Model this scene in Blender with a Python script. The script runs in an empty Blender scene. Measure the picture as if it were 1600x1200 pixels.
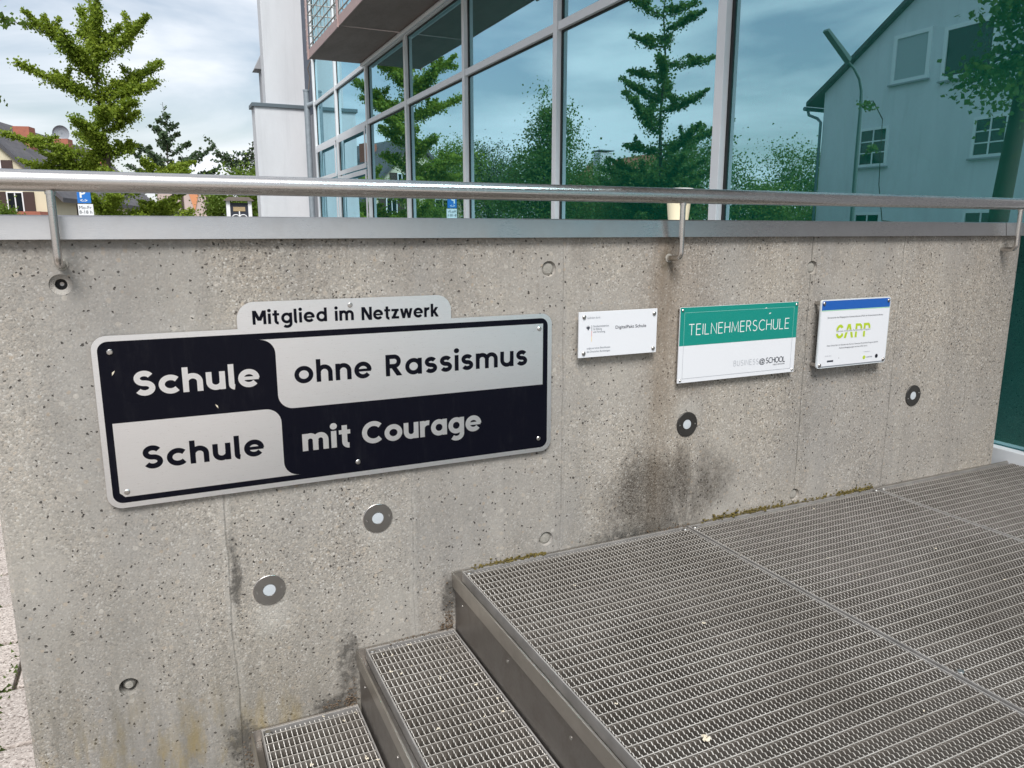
import bpy, bmesh, math, random
import numpy as np
from mathutils import Vector, Matrix
D2R = math.radians
S = bpy.context.scene
COL = S.collection
ZC = 1.55                      # eye height above the pavement; shapes below are written relative to the eye and lifted at the end
rnd = random.Random(7)
nr = np.random.RandomState(11)

# ------------------------------------------------------------------ camera
cam = bpy.data.cameras.new('camera'); cam.sensor_width = 36; cam.lens = 36 * 1177.3 / 1600
cam.clip_start = .02; cam.clip_end = 3000
co = bpy.data.objects.new('camera', cam); COL.objects.link(co); S.camera = co
co.location = (0, 0, ZC); co.rotation_euler = (D2R(90 - 11.472), 0, D2R(-25.117))

# ------------------------------------------------------------------ sky and sun
SUN_EL, SUN_AZ = 52, 203       # azimuth clockwise from +y
w = bpy.data.worlds.new('World'); S.world = w; w.use_nodes = True
nt = w.node_tree; bg = nt.nodes['Background']
sky = nt.nodes.new('ShaderNodeTexSky'); sky.sky_type = 'NISHITA'; sky.sun_disc = False
sky.sun_elevation = D2R(SUN_EL); sky.sun_rotation = D2R(SUN_AZ); sky.air_density = 1.2; sky.dust_density = 1.5
tc = nt.nodes.new('ShaderNodeTexCoord')
mp = nt.nodes.new('ShaderNodeMapping'); mp.inputs['Scale'].default_value = (1.0, 1.0, 4.2); mp.inputs['Rotation'].default_value = (0.12, -.1, .5)
nz = nt.nodes.new('ShaderNodeTexNoise'); nz.inputs['Scale'].default_value = 2.1; nz.inputs['Detail'].default_value = 8; nz.inputs['Roughness'].default_value = .52; nz.inputs['Distortion'].default_value = .4
rp = nt.nodes.new('ShaderNodeValToRGB'); rp.color_ramp.elements[0].position = .40; rp.color_ramp.elements[1].position = .60
rp.color_ramp.elements[0].color = (.22, .22, .22, 1); rp.color_ramp.elements[1].color = (1.0, .95, .95, 1)
mx = nt.nodes.new('ShaderNodeMix'); mx.data_type = 'RGBA'; mx.inputs['B'].default_value = (8.9, 9.25, 9.8, 1)
L = nt.links.new
L(tc.outputs['Generated'], mp.inputs[0]); L(mp.outputs[0], nz.inputs[0]); L(nz.outputs['Fac'], rp.inputs[0])
L(rp.outputs[0], mx.inputs['Factor']); L(sky.outputs[0], mx.inputs['A']); L(mx.outputs['Result'], bg.inputs[0])
bg.inputs[1].default_value = .084
sl = bpy.data.lights.new('sun', 'SUN'); sl.energy = 2.9; sl.angle = D2R(24); sl.color = (1, .975, .95)
so = bpy.data.objects.new('sun', sl); COL.objects.link(so)
_d = Vector((math.sin(D2R(SUN_AZ)) * math.cos(D2R(SUN_EL)), math.cos(D2R(SUN_AZ)) * math.cos(D2R(SUN_EL)), math.sin(D2R(SUN_EL))))
so.rotation_euler = _d.to_track_quat('Z', 'Y').to_euler(); so.location = (0, 0, 20)
S.view_settings.view_transform = 'Standard'; S.view_settings.look = 'None'; S.view_settings.exposure = .50; S.view_settings.gamma = 1
S.view_settings.use_curve_mapping = False
S.cycles.max_bounces = 8; S.cycles.transparent_max_bounces = 12

# ------------------------------------------------------------------ node helpers
class NT:
    def __init__(s, name):
        s.m = bpy.data.materials.new(name); s.m.use_nodes = True; s.t = s.m.node_tree
        s.b = s.t.nodes['Principled BSDF']; s.out = s.t.nodes['Material Output']
    def n(s, typ, **kw):
        x = s.t.nodes.new('ShaderNode' + typ)
        for k, v in kw.items():
            if k.startswith('i_'): x.inputs[k[2:].replace('_', ' ')].default_value = v
            else: setattr(x, k, v)
        return x
    def l(s, a, b): s.t.links.new(a, b)
    def pos(s):
        g = s.n('NewGeometry'); v = s.n('VectorMath', operation='SUBTRACT'); v.inputs[1].default_value = (0, 0, ZC)
        s.l(g.outputs['Position'], v.inputs[0]); return v.outputs[0]
    def mapv(s, vec, scale, loc=(0, 0, 0)):
        m = s.n('Mapping'); m.inputs['Scale'].default_value = scale; m.inputs['Location'].default_value = loc
        s.l(vec, m.inputs[0]); return m.outputs[0]
    def noise(s, vec, scale, detail=4, rough=.55, dist=0):
        x = s.n('TexNoise'); x.inputs['Scale'].default_value = scale; x.inputs['Detail'].default_value = detail
        x.inputs['Roughness'].default_value = rough; x.inputs['Distortion'].default_value = dist
        s.l(vec, x.inputs[0]); return x.outputs['Fac']
    def voro(s, vec, scale, feature='F1', out='Distance', rand=1.0):
        x = s.n('TexVoronoi', feature=feature); x.inputs['Scale'].default_value = scale; x.inputs['Randomness'].default_value = rand
        s.l(vec, x.inputs['Vector']); return x.outputs[out]
    def math(s, op, a, b=None, c=None, clamp=False):
        x = s.n('Math', operation=op, use_clamp=clamp)
        for i, v in enumerate((a, b, c)):
            if v is None: continue
            if isinstance(v, (int, float)): x.inputs[i].default_value = v
            else: s.l(v, x.inputs[i])
        return x.outputs[0]
    def mr(s, v, a, b, c=0., d=1., smooth=False):
        x = s.n('MapRange', clamp=True)
        if smooth: x.interpolation_type = 'SMOOTHSTEP'
        s.l(v, x.inputs[0])
        for i, q in enumerate((a, b, c, d)): x.inputs[i + 1].default_value = q
        return x.outputs[0]
    def ramp(s, v, stops):
        x = s.n('ValToRGB'); e = x.color_ramp.elements
        while len(e) < len(stops): e.new(.5)
        for k, (p, c) in enumerate(stops): e[k].position = p; e[k].color = (*c, 1)
        s.l(v, x.inputs[0]); return x.outputs[0]
    def mix(s, f, a, b, mode='MIX'):
        x = s.n('Mix', data_type='RGBA', blend_type=mode)
        for k, v in (('Factor', f), ('A', a), ('B', b)):
            if isinstance(v, tuple): x.inputs[k].default_value = (*v, 1)
            elif isinstance(v, (int, float)): x.inputs[k].default_value = v
            else: s.l(v, x.inputs[k])
        return x.outputs['Result']
    def bump(s, h, strength=.5, dist=.01):
        x = s.n('Bump'); x.inputs['Strength'].default_value = strength; x.inputs['Distance'].default_value = dist
        s.l(h, x.inputs['Height']); s.l(x.outputs[0], s.b.inputs['Normal'])
    def set(s, **kw):
        for k, v in kw.items():
            i = s.b.inputs[k.replace('_', ' ')]
            if isinstance(v, tuple): i.default_value = (*v, 1)
            elif isinstance(v, (int, float)): i.default_value = v
            else: s.l(v, i)
        return s

def simple(name, col, rough=.6, metal=0., var=.0, scale=8., bump=0., spec=None):
    t = NT(name); p = t.pos()
    if var > 0:
        n = t.noise(p, scale, 5, .6)
        f = t.mr(n, .25, .75)
        t.set(Base_Color=t.mix(f, tuple(c * (1 - var) for c in col), tuple(min(1, c * (1 + var)) for c in col)))
        t.set(Roughness=t.mr(n, .3, .7, rough * .85, min(1, rough * 1.15)))
    else: t.set(Base_Color=col, Roughness=rough)
    t.set(Metallic=metal)
    if bump: t.bump(t.noise(p, scale * 6, 4), bump, .01)
    return t.m

def concrete():
    t = NT('exposed_concrete'); p = t.pos()
    sx = t.n('SeparateXYZ'); t.l(p, sx.inputs[0]); X, Y, Z = sx.outputs
    big = t.noise(p, 1.7, 5, .6); mid = t.noise(p, 9, 5, .65)
    # cement paste and exposed grains
    g1 = t.n('TexVoronoi'); g1.inputs['Scale'].default_value = 270; t.l(p, g1.inputs[0])
    gs = t.n('SeparateColor'); t.l(g1.outputs['Color'], gs.inputs[0])
    grain = t.ramp(gs.outputs[0], [(0, (.14, .128, .112)), (.10, (.265, .248, .222)), (.4, (.325, .306, .278)), (.68, (.385, .357, .318)), (.86, (.42, .372, .315)), (1, (.60, .59, .565))])
    paste = t.mix(t.mr(mid, .3, .7), (.305, .296, .280), (.375, .364, .348))
    expo = t.mr(t.noise(t.mapv(p, (1, 1, .55)), 3.2, 5, .6), .38, .62, .28, .88)
    c = t.mix(expo, paste, grain)
    g2 = t.n('TexVoronoi'); g2.inputs['Scale'].default_value = 75; t.l(p, g2.inputs[0])
    s2 = t.n('SeparateColor'); t.l(g2.outputs['Color'], s2.inputs[0])
    peb = t.math('MULTIPLY', t.math('GREATER_THAN', s2.outputs[0], .86), t.math('LESS_THAN', g2.outputs['Distance'], .42))
    pc = t.ramp(s2.outputs[1], [(0, (.22, .2, .18)), (.4, (.50, .46, .40)), (.75, (.42, .33, .24)), (1, (.62, .60, .56))])
    c = t.mix(t.math('MULTIPLY', peb, .42), c, pc)
    c = t.mix(1., c, t.mix(t.mr(big, .3, .7), (.90, .90, .90), (1.08, 1.06, 1.02)), 'MULTIPLY')
    tone = t.noise(t.mapv(p, (1, 1, .10)), 5.5, 4, .6); c = t.mix(1., c, t.mix(t.mr(tone, .32, .66), (.83, .83, .83), (1.05, 1.045, 1.03)), 'MULTIPLY')
    bw = t.n('TexWhiteNoise', noise_dimensions='1D'); t.l(t.math('FLOOR', t.math('DIVIDE', t.math('SUBTRACT', X, .10), .4545)), bw.inputs['W'])
    c = t.mix(1., c, t.mix(bw.outputs['Value'], (.945, .945, .95), (1.045, 1.04, 1.03)), 'MULTIPLY')
    # air holes of three sizes
    hts = []
    for sc, pick, r in ((24, .955, .13), (50, .93, .20), (110, .84, .30)):
        v = t.n('TexVoronoi'); v.inputs['Scale'].default_value = sc
        nv = t.n('TexNoise'); nv.inputs['Scale'].default_value = 90; t.l(p, nv.inputs[0])
        dv = t.n('VectorMath', operation='MULTIPLY_ADD'); t.l(nv.outputs['Color'], dv.inputs[0]); dv.inputs[1].default_value = (.012,) * 3; t.l(p, dv.inputs[2])
        t.l(dv.outputs[0], v.inputs[0])
        sc2 = t.n('SeparateColor'); t.l(v.outputs['Color'], sc2.inputs[0])
        rad = t.math('MULTIPLY', sc2.outputs[1], r)
        h = t.math('MULTIPLY', t.math('GREATER_THAN', sc2.outputs[0], pick), t.mr(t.math('SUBTRACT', v.outputs['Distance'], rad), 0, .07, 1, 0))
        hts.append(h)
    pit = t.math('MAXIMUM', t.math('MAXIMUM', hts[0], hts[1]), hts[2])
    c = t.mix(t.math('MULTIPLY', pit, .9), c, (.05, .045, .04))
    # formwork joints, a thin irregular line of paste beside a rough strip
    wob = t.math('MULTIPLY_ADD', t.noise(t.mapv(p, (.01, .01, 1)), 6, 3), .022, -.011)
    xw = t.math('ADD', X, wob)
    seam = None; ridge = None
    for k, x0 in enumerate((.10, .557, 1.0, 1.452, 1.903, 2.327, 2.74)):
        d = t.math('ABSOLUTE', t.math('SUBTRACT', xw, x0))
        a = t.mr(d, .0004, .0036, (.75, .3, .4, .35, 1, .7, .35)[k], 0)
        if k < 2: a = t.math('MULTIPLY', a, t.mr(Z, -.62, -.50, 1, 0)); b = t.mr(d, .002, .020, 1, 0, True)
        if k < 2: b = t.math('MULTIPLY', b, t.mr(Z, -.62, -.50, 1, 0))
        seam = a if seam is None else t.math('MAXIMUM', seam, a); ridge = b if ridge is None else t.math('MAXIMUM', ridge, b)
    sn = t.mr(t.noise(t.mapv(p, (3, 3, 1)), 12, 4, .7), .42, .6)
    c = t.mix(t.math('MULTIPLY', t.math('MULTIPLY', ridge, .45), t.mr(big, .3, .6)), c, (.40, .385, .355))
    c = t.mix(t.math('MULTIPLY', seam, t.math('MULTIPLY_ADD', sn, .75, .0)), c, (.13, .12, .10))
    # stains
    def blob(x0, z0, rx, rz, lo=1.0, hi=0.):
        a = t.math('DIVIDE', t.math('SUBTRACT', X, x0), rx); b = t.math('DIVIDE', t.math('SUBTRACT', Z, z0), rz)
        return t.mr(t.math('SQRT', t.math('ADD', t.math('MULTIPLY', a, a), t.math('MULTIPLY', b, b))), .15, 1., lo, hi, True)
    streak = t.noise(t.mapv(p, (1, 1, .12)), 22, 5, .65)
    fine = t.noise(p, 45, 5, .75); cloud = t.noise(t.mapv(p, (1, 1, .7)), 7, 6, .68)
    sm = t.math('MAXIMUM', t.math('MAXIMUM', blob(1.33, -.80, .33, .27), t.math('MULTIPLY', blob(1.53, -.76, .18, .20), .75)), blob(1.42, -.78, .10, .24))
    rag = t.math('ADD', t.math('MULTIPLY', sm, 1.15), t.math('ADD', t.math('MULTIPLY', t.math('SUBTRACT', cloud, .5), 1.5), t.math('MULTIPLY', t.math('SUBTRACT', fine, .5), 1.3)))
    st = t.math('MULTIPLY', t.mr(rag, .30, 1.05, 0, 1), t.mr(sm, 0, .25, 0, 1))
    gsp = t.mr(gs.outputs[1], 0, 1, .55, 1.0)
    c = t.mix(t.math('MULTIPLY', t.math('MULTIPLY', st, gsp), t.mr(streak, .34, .60, .78, 1.0)), c, (.058, .049, .040))
    c = t.mix(t.math('MULTIPLY', t.math('MULTIPLY', blob(1.36, -.55, .20, .32), t.mr(streak, .38, .62)), .22), c, (.16, .125, .09))
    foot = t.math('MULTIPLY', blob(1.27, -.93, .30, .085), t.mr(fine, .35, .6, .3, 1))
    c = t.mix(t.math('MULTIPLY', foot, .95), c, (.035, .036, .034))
    # brown run below the middle bracket
    dx = t.math('ABSOLUTE', t.math('SUBTRACT', X, t.math('MULTIPLY_ADD', t.noise(t.mapv(p, (.01, .01, 1)), 9, 2), .03, 1.318)))
    run = t.math('MULTIPLY', t.mr(dx, .005, .075, 1, 0, True), t.mr(Z, -.75, -.06, .30, 1))
    run = t.math('MULTIPLY', run, t.mr(t.noise(t.mapv(p, (1, 1, .15)), 60, 4, .7), .3, .6, .4, 1))
    c = t.mix(t.math('MULTIPLY', run, .72), c, (.14, .105, .07))
    bl = t.math('MULTIPLY', blob(1.335, -.085, .035, .045), t.mr(fine, .35, .6, .3, 1)); c = t.mix(t.math('MULTIPLY', bl, .8), c, (.06, .055, .035))
    hz = t.math('MULTIPLY', blob(1.38, -.25, .22, .4), .25); c = t.mix(hz, c, (.23, .17, .12))
    # weathering from the coping down, and from the splash zone up
    top = t.math('MULTIPLY', t.mr(Z, -.30, -.01, 0, 1), t.mr(streak, .42, .66)); c = t.mix(t.math('MULTIPLY', top, .45), c, (.17, .15, .13))
    low = t.math('MULTIPLY', t.mr(t.math('MULTIPLY_ADD', X, -.30, t.math('MULTIPLY', Z, -1)), .78, 1.22, 0, 1), t.mr(streak, .36, .62, .1, 1))
    lowm = t.math('MULTIPLY', low, t.mr(X, .35, .75, 1, 0)); c = t.mix(t.math('MULTIPLY', lowm, .62), c, (.135, .125, .10))
    alg = t.math('MULTIPLY', t.math('MULTIPLY', t.mr(Z, -1.24, -1.04, 1, 0), t.mr(t.noise(t.mapv(p, (1, 1, .3)), 13, 5, .7), .5, .66)), t.mr(X, .2, .34, 1, 0))
    c = t.mix(t.math('MULTIPLY', alg, .6), c, (.27, .20, .07))
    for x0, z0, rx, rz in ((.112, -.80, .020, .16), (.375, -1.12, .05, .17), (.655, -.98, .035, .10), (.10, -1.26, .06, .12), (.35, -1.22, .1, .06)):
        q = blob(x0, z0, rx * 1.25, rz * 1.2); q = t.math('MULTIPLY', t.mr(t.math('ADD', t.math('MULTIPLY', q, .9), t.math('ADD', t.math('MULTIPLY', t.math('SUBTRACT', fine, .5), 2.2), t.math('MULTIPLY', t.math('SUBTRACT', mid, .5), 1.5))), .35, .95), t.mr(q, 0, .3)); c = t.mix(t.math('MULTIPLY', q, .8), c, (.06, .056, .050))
    for x0, z0 in ((.463, -.735), (.187, -.93), (1.435, -.545)):
        q = blob(x0, z0, .075, .085); c = t.mix(t.math('MULTIPLY', q, .35), c, (.47, .46, .43))
    t.set(Base_Color=c, Roughness=.88)
    t.b.inputs['Specular IOR Level'].default_value = .25
    hgt = t.math('ADD', t.math('MULTIPLY', g1.outputs['Distance'], t.math('MULTIPLY', expo, -.35)), t.math('MULTIPLY', pit, -2.4))
    hgt = t.math('ADD', hgt, t.math('MULTIPLY', fine, .35)); hgt = t.math('ADD', hgt, t.math('MULTIPLY', mid, .8)); hgt = t.math('ADD', hgt, t.math('MULTIPLY', ridge, .5))
    hgt = t.math('ADD', hgt, t.math('MULTIPLY', seam, -.9))
    t.bump(hgt, .85, .0030)
    return t.m

def steel(name, col=(.62, .60, .57), rough=.3, aniso=True, axis=(1, 30, 30), dirt=.0):
    t = NT(name); p = t.pos()
    n = t.noise(t.mapv(p, axis), 60, 3, .6); n2 = t.noise(p, 7, 4, .6)
    t.set(Metallic=1., Roughness=t.math('ADD', t.mr(n, .3, .7, rough * .82, rough * 1.2), t.mr(n2, .3, .7, -.04, .07)))
    c = t.mix(t.mr(n, .3, .7), tuple(v * .93 for v in col), col)
    if dirt:
        f = t.mr(t.noise(p, 14, 6, .7), .45, .75, 0, dirt)
        c = t.mix(f, c, (.15, .12, .09))
    t.set(Base_Color=c); t.bump(n, .02, .002)
    return t.m

def facade_glass():
    t = NT('green_tinted_glass'); p = t.pos()
    wv = t.noise(t.mapv(p, (1, .5, .5)), 1.3, 2)
    bp = t.n('Bump'); bp.inputs['Strength'].default_value = .055; bp.inputs['Distance'].default_value = .02; t.l(wv, bp.inputs['Height'])
    gl = t.n('BsdfGlossy'); gl.inputs['Roughness'].default_value = .0; gl.inputs['Color'].default_value = (.60, .88, 1.0, 1); t.l(bp.outputs[0], gl.inputs['Normal'])
    tr = t.n('BsdfTransparent'); tr.inputs['Color'].default_value = (.13, .76, .58, 1)
    df = t.n('BsdfDiffuse'); df.inputs['Color'].default_value = (.004, .25, .175, 1)  # diffuse green stands in for light coming through from the hall
    m1 = t.n('MixShader'); m1.inputs[0].default_value = .32; t.l(tr.outputs[0], m1.inputs[1]); t.l(df.outputs[0], m1.inputs[2])
    lw = t.n('LayerWeight'); lw.inputs['Blend'].default_value = .35; t.l(bp.outputs[0], lw.inputs['Normal'])
    f = t.mr(lw.outputs['Facing'], 0, 1, .42, .95)
    m2 = t.n('MixShader'); t.l(f, m2.inputs[0]); t.l(m1.outputs[0], m2.inputs[1]); t.l(gl.outputs[0], m2.inputs[2])
    t.l(m2.outputs[0], t.out.inputs[0]); return t.m

def leafmat(name, a, b, trans=.35):
    t = NT(name); g = t.n('NewGeometry'); p = t.pos()
    n = t.noise(p, 1.4, 3)
    f = t.math('ADD', t.math('MULTIPLY', g.outputs['Random Per Island'], .6), t.mr(n, .35, .65, 0, .4))
    c = t.mix(f, a, b)
    t.set(Base_Color=c, Roughness=.55); t.b.inputs['Specular IOR Level'].default_value = .3
    tl = t.n('BsdfTranslucent'); t.l(t.mix(.35, c, (.25, .30, .03)), tl.inputs[0])
    ms = t.n('MixShader'); ms.inputs[0].default_value = trans; t.l(t.b.outputs[0], ms.inputs[1]); t.l(tl.outputs[0], ms.inputs[2])
    t.l(ms.outputs[0], t.out.inputs[0]); return t.m

def pavemat():
    t = NT('paving_stone_surface'); p = t.pos(); oi = t.n('ObjectInfo')
    v = t.n('TexVoronoi'); v.inputs['Scale'].default_value = 190; t.l(p, v.inputs[0]); s = t.n('SeparateColor'); t.l(v.outputs['Color'], s.inputs[0])
    c = t.ramp(s.outputs[0], [(0, (.20, .17, .15)), (.3, (.44, .40, .37)), (.75, (.53, .48, .44)), (1, (.68, .64, .60))])
    c = t.mix(1., c, t.mix(oi.outputs['Random'], (.8, .77, .75), (1.1, 1.04, 1.0)), 'MULTIPLY')
    t.set(Base_Color=c, Roughness=.9); t.bump(t.noise(p, 120, 4, .7), .6, .004); return t.m

def groundmat():
    t = NT('street_ground'); p = t.pos(); n = t.noise(p, .15, 5); f = t.noise(p, 60, 4, .7)
    c = t.mix(t.mr(n, .4, .6), (.15, .147, .14), (.21, .20, .185)); c = t.mix(t.math('MULTIPLY', f, .4), c, (.22, .21, .19))
    t.set(Base_Color=c, Roughness=.92); t.bump(f, .4, .004); return t.m

def dirtmat():
    t = NT('dirt_under_grating'); p = t.pos(); f = t.noise(p, 26, 6, .75); v = t.voro(p, 90, out='Distance')
    c = t.ramp(f, [(.3, (.022, .018, .013)), (.5, (.07, .055, .035)), (.7, (.14, .11, .07))])
    t.set(Base_Color=c, Roughness=.95); t.bump(t.math('ADD', f, v), .8, .01); return t.m

def gratmat():
    t = NT('weathered_grating_steel'); p = t.pos()
    n = t.noise(p, 4, 5, .65); f = t.noise(p, 55, 4, .7)
    c = t.mix(t.mr(n, .38, .66), (.30, .275, .245), (.20, .18, .155)); c = t.mix(t.mr(f, .5, .75, 0, .5), c, (.10, .085, .07))
    t.set(Base_Color=c, Metallic=.55, Roughness=t.mr(f, .3, .7, .38, .62)); return t.m

def topmat():
    t = NT('worn_bar_top_steel'); p = t.pos(); f = t.noise(p, 30, 4, .7); n = t.noise(p, 3, 4)
    c = t.mix(t.mr(f, .35, .7), (.68, .655, .61), (.48, .455, .415)); c = t.mix(t.mr(n, .45, .65, 0, .4), c, (.27, .245, .215))
    t.set(Base_Color=c, Metallic=.35, Roughness=.45); return t.m

def roofmat(name, a, b):
    t = NT(name); p = t.pos(); sx = t.n('SeparateXYZ'); t.l(p, sx.inputs[0])
    row = t.math('FRACT', t.math('MULTIPLY', sx.outputs[2], 4.5)); n = t.noise(p, 1.5, 5)
    c = t.mix(t.mr(n, .35, .65), a, b); c = t.mix(t.mr(row, 0, .2, .35, 0), c, tuple(v * .5 for v in a))
    t.set(Base_Color=c, Roughness=.8); t.bump(row, .5, .05); return t.m

def panelmat():
    t = NT('soffit_board'); p = t.pos(); n = t.noise(t.mapv(p, (1, .3, 1)), 5, 5, .65); f = t.noise(p, 40, 3)
    c = t.mix(t.mr(n, .35, .65), (.20, .165, .155), (.26, .215, .20)); c = t.mix(t.mr(f, .6, .7, 0, .5), c, (.10, .08, .07))
    t.set(Base_Color=c, Roughness=.75); return t.m

def alu_sign():
    t = NT('brushed_aluminium_sign_face'); p = t.pos()
    n = t.noise(t.mapv(p, (4, 1, 90)), 16, 4, .7); n2 = t.noise(p, 3, 3)
    t.set(Base_Color=t.mix(n, (.82, .83, .84), (.92, .93, .94)), Metallic=.93, Roughness=t.mr(n, .3, .7, .27, .36)); t.bump(n, .08, .001)
    return t.m

def blackprint():
    t = NT('black_print'); p = t.pos(); n = t.noise(t.mapv(p, (1, 1, 1)), 3, 4)
    t.set(Base_Color=t.mix(t.mr(t.noise(t.mapv(p, (1, 1, .2)), 40, 5, .75), .52, .78, 0, .5), (.0032, .0036, .0080), (.016, .016, .020)), Roughness=t.mr(n, .3, .7, .24, .42)); t.b.inputs['Specular IOR Level'].default_value = .10; return t.m

def housewall(name, col):
    t = NT(name); p = t.pos(); n = t.noise(t.mapv(p, (1, 1, .3)), 1.1, 5, .65); f = t.noise(p, 30, 4)
    st_ = t.noise(t.mapv(p, (1, 1, .06)), 4.5, 5, .7); c0 = t.mix(t.mr(n, .3, .7), tuple(c * .90 for c in col), tuple(min(.9, c * 1.05) for c in col)); c0 = t.mix(t.mr(st_, .52, .74, 0, .28), c0, tuple(c * .62 for c in col))
    t.set(Base_Color=c0, Roughness=.9); t.bump(f, .2, .01); return t.m

M = dict(
    concrete=concrete(), rail=steel('brushed_stainless_rail', (.60, .575, .55), .24, axis=(1, 40, 40)),
    coping=steel('stainless_coping', (.56, .54, .52), .30, axis=(1, 40, 40), dirt=.12),
    ring=steel('stainless_ring', (.44, .42, .40), .36, axis=(20, 20, 20)), darkring=simple('dark_reflection_ring', (.042, .040, .037), .42, .3, var=.15, scale=30), frame=simple('grating_frame_steel', (.42, .405, .385), .5, .5, var=.2, scale=20), screw=steel('screw_steel', (.55, .54, .52), .28, axis=(20, 20, 20)),  # darkring: same steel ring, the dark building's reflection painted into its colour
    riser=steel('riser_sheet_steel', (.33, .31, .295), .42, axis=(8, 2, 2), dirt=.35), edge=steel('edge_steel', (.56, .53, .49), .36, axis=(1, 20, 20), dirt=.25),
    grat=gratmat(), bartop=topmat(), lens=simple('frosted_lens', (.50, .54, .57), .22), plug=simple('mortar_plug', (.33, .315, .28), .9, var=.2, scale=60, bump=.4),
    rimpaste=simple('hole_rim_paste', (.36, .34, .31), .9, var=.15, scale=60, bump=.4),
    hole=simple('dark_plastic_cone', (.055, .055, .055), .7), alu=alu_sign(), black=blackprint(),
    white=simple('white_sign_plate', (.70, .72, .75), .32), whiteprint=simple('white_print', (.80, .83, .82), .4),
    acryl=simple('milky_acrylic_edge', (.62, .66, .68), .2), teal=simple('teal_print', (.004, .235, .190), .38),
    ink=simple('dark_ink', (.03, .035, .05), .5), greyink=simple('grey_ink', (.20, .22, .25), .5), palegrey=simple('pale_grey_ink', (.38, .40, .43), .5),
    palteal=simple('pale_teal_line', (.35, .62, .55), .4), red=simple('red_ink', (.6, .05, .03), .5), gold=simple('gold_ink', (.75, .50, .06), .5),
    blue=simple('blue_print', (.012, .10, .40), .3), lime=simple('lime_green_print', (.42, .56, .02), .4), seagreen=simple('green_line_print', (.35, .62, .40), .4),
    glass=facade_glass(), mull=simple('powder_coated_aluminium', (.72, .74, .76), .42, .0, var=.05, scale=3), gasket=simple('black_gasket', (.012, .014, .014), .5),
    render=housewall('white_render', (.60, .61, .63)), greyface=housewall('grey_render', (.35, .36, .38)), cap=simple('grey_cap_metal', (.13, .16, .18), .45, .3),
    bluepanel=simple('slate_blue_panel', (.045, .065, .10), .5, var=.1), bluetrim=simple('blue_grey_trim', (.17, .21, .26), .45), zinc=simple('zinc_downpipe', (.30, .34, .37), .45, .4, var=.12, scale=12),
    soffit=panelmat(), pinksteel=simple('primed_pinkish_steel', (.40, .29, .275), .6, var=.15, scale=20), rod=simple('galvanised_rod', (.44, .44, .42), .5, .4),
    cream=housewall('cream_render', (.66, .60, .44)), pinkwall=housewall('pinkish_render', (.52, .42, .38)), palewall=housewall('pale_grey_render', (.70, .72, .75)),
    roofgrey=roofmat('grey_roof_tiles', (.085, .085, .095), (.125, .12, .125)), roofred=roofmat('red_roof_tiles', (.30, .10, .055), (.38, .15, .08)), brickred=simple('red_chimney_brick', (.36, .13, .085), .85, var=.2, scale=6),
    whitetrim=simple('white_trim', (.80, .81, .82), .55), darkglass=simple('dark_window_glass', (.016, .020, .024), .06), blind=simple('pale_roller_blind', (.40, .44, .46), .6), shutter=simple('brown_shutter', (.06, .035, .03), .6, var=.1),
    bark=simple('tree_bark', (.055, .043, .032), .9, var=.35, scale=14, bump=.6), greygreen=simple('grey_green_lamp_paint', (.10, .14, .13), .45),
    ginkgo=leafmat('ginkgo_leaves', (.14, .24, .022), (.35, .44, .055), .52), darkleaf=leafmat('dark_tree_leaves', (.05, .115, .025), (.12, .21, .04), .40),
    midleaf=leafmat('mid_green_leaves', (.08, .155, .02), (.19, .28, .04), .42), conifer=leafmat('bluish_needles', (.035, .07, .035), (.09, .14, .07), .2),
    moss=simple('moss_clump', (.11, .085, .02), .95, var=.5, scale=90), mossgreen=simple('green_moss', (.07, .11, .02), .95, var=.4, scale=90), blossom=simple('pale_blossom', (.62, .56, .44), .8, var=.25, scale=60),
    litter=simple('dry_litter', (.12, .085, .055), .9, var=.4, scale=80), pave=pavemat(), joint=simple('sandy_joint', (.17, .145, .11), .95, var=.3, scale=60, bump=.5), ground=groundmat(), dirt=dirtmat(),
    floor=simple('interior_floor', (.42, .42, .40), .3, var=.1), intwall=simple('interior_wall', (.50, .50, .48), .8), yellow=simple('yellow_handrail', (.75, .55, .05), .4), cup=simple('white_paper_cup', (.80, .80, .77), .5), cream2=simple('creamy_cup_body', (.76, .70, .50), .45),
    parkblue=simple('parking_sign_blue', (.02, .17, .55), .4), brass=simple('tan_ornament', (.40, .30, .17), .6), kioskroof=simple('weathered_roof_sheet', (.17, .14, .12), .7, var=.2), dish=simple('grey_dish', (.25, .28, .31), .5), terracotta=simple('orange_gable', (.62, .27, .13), .8),
)

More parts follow.
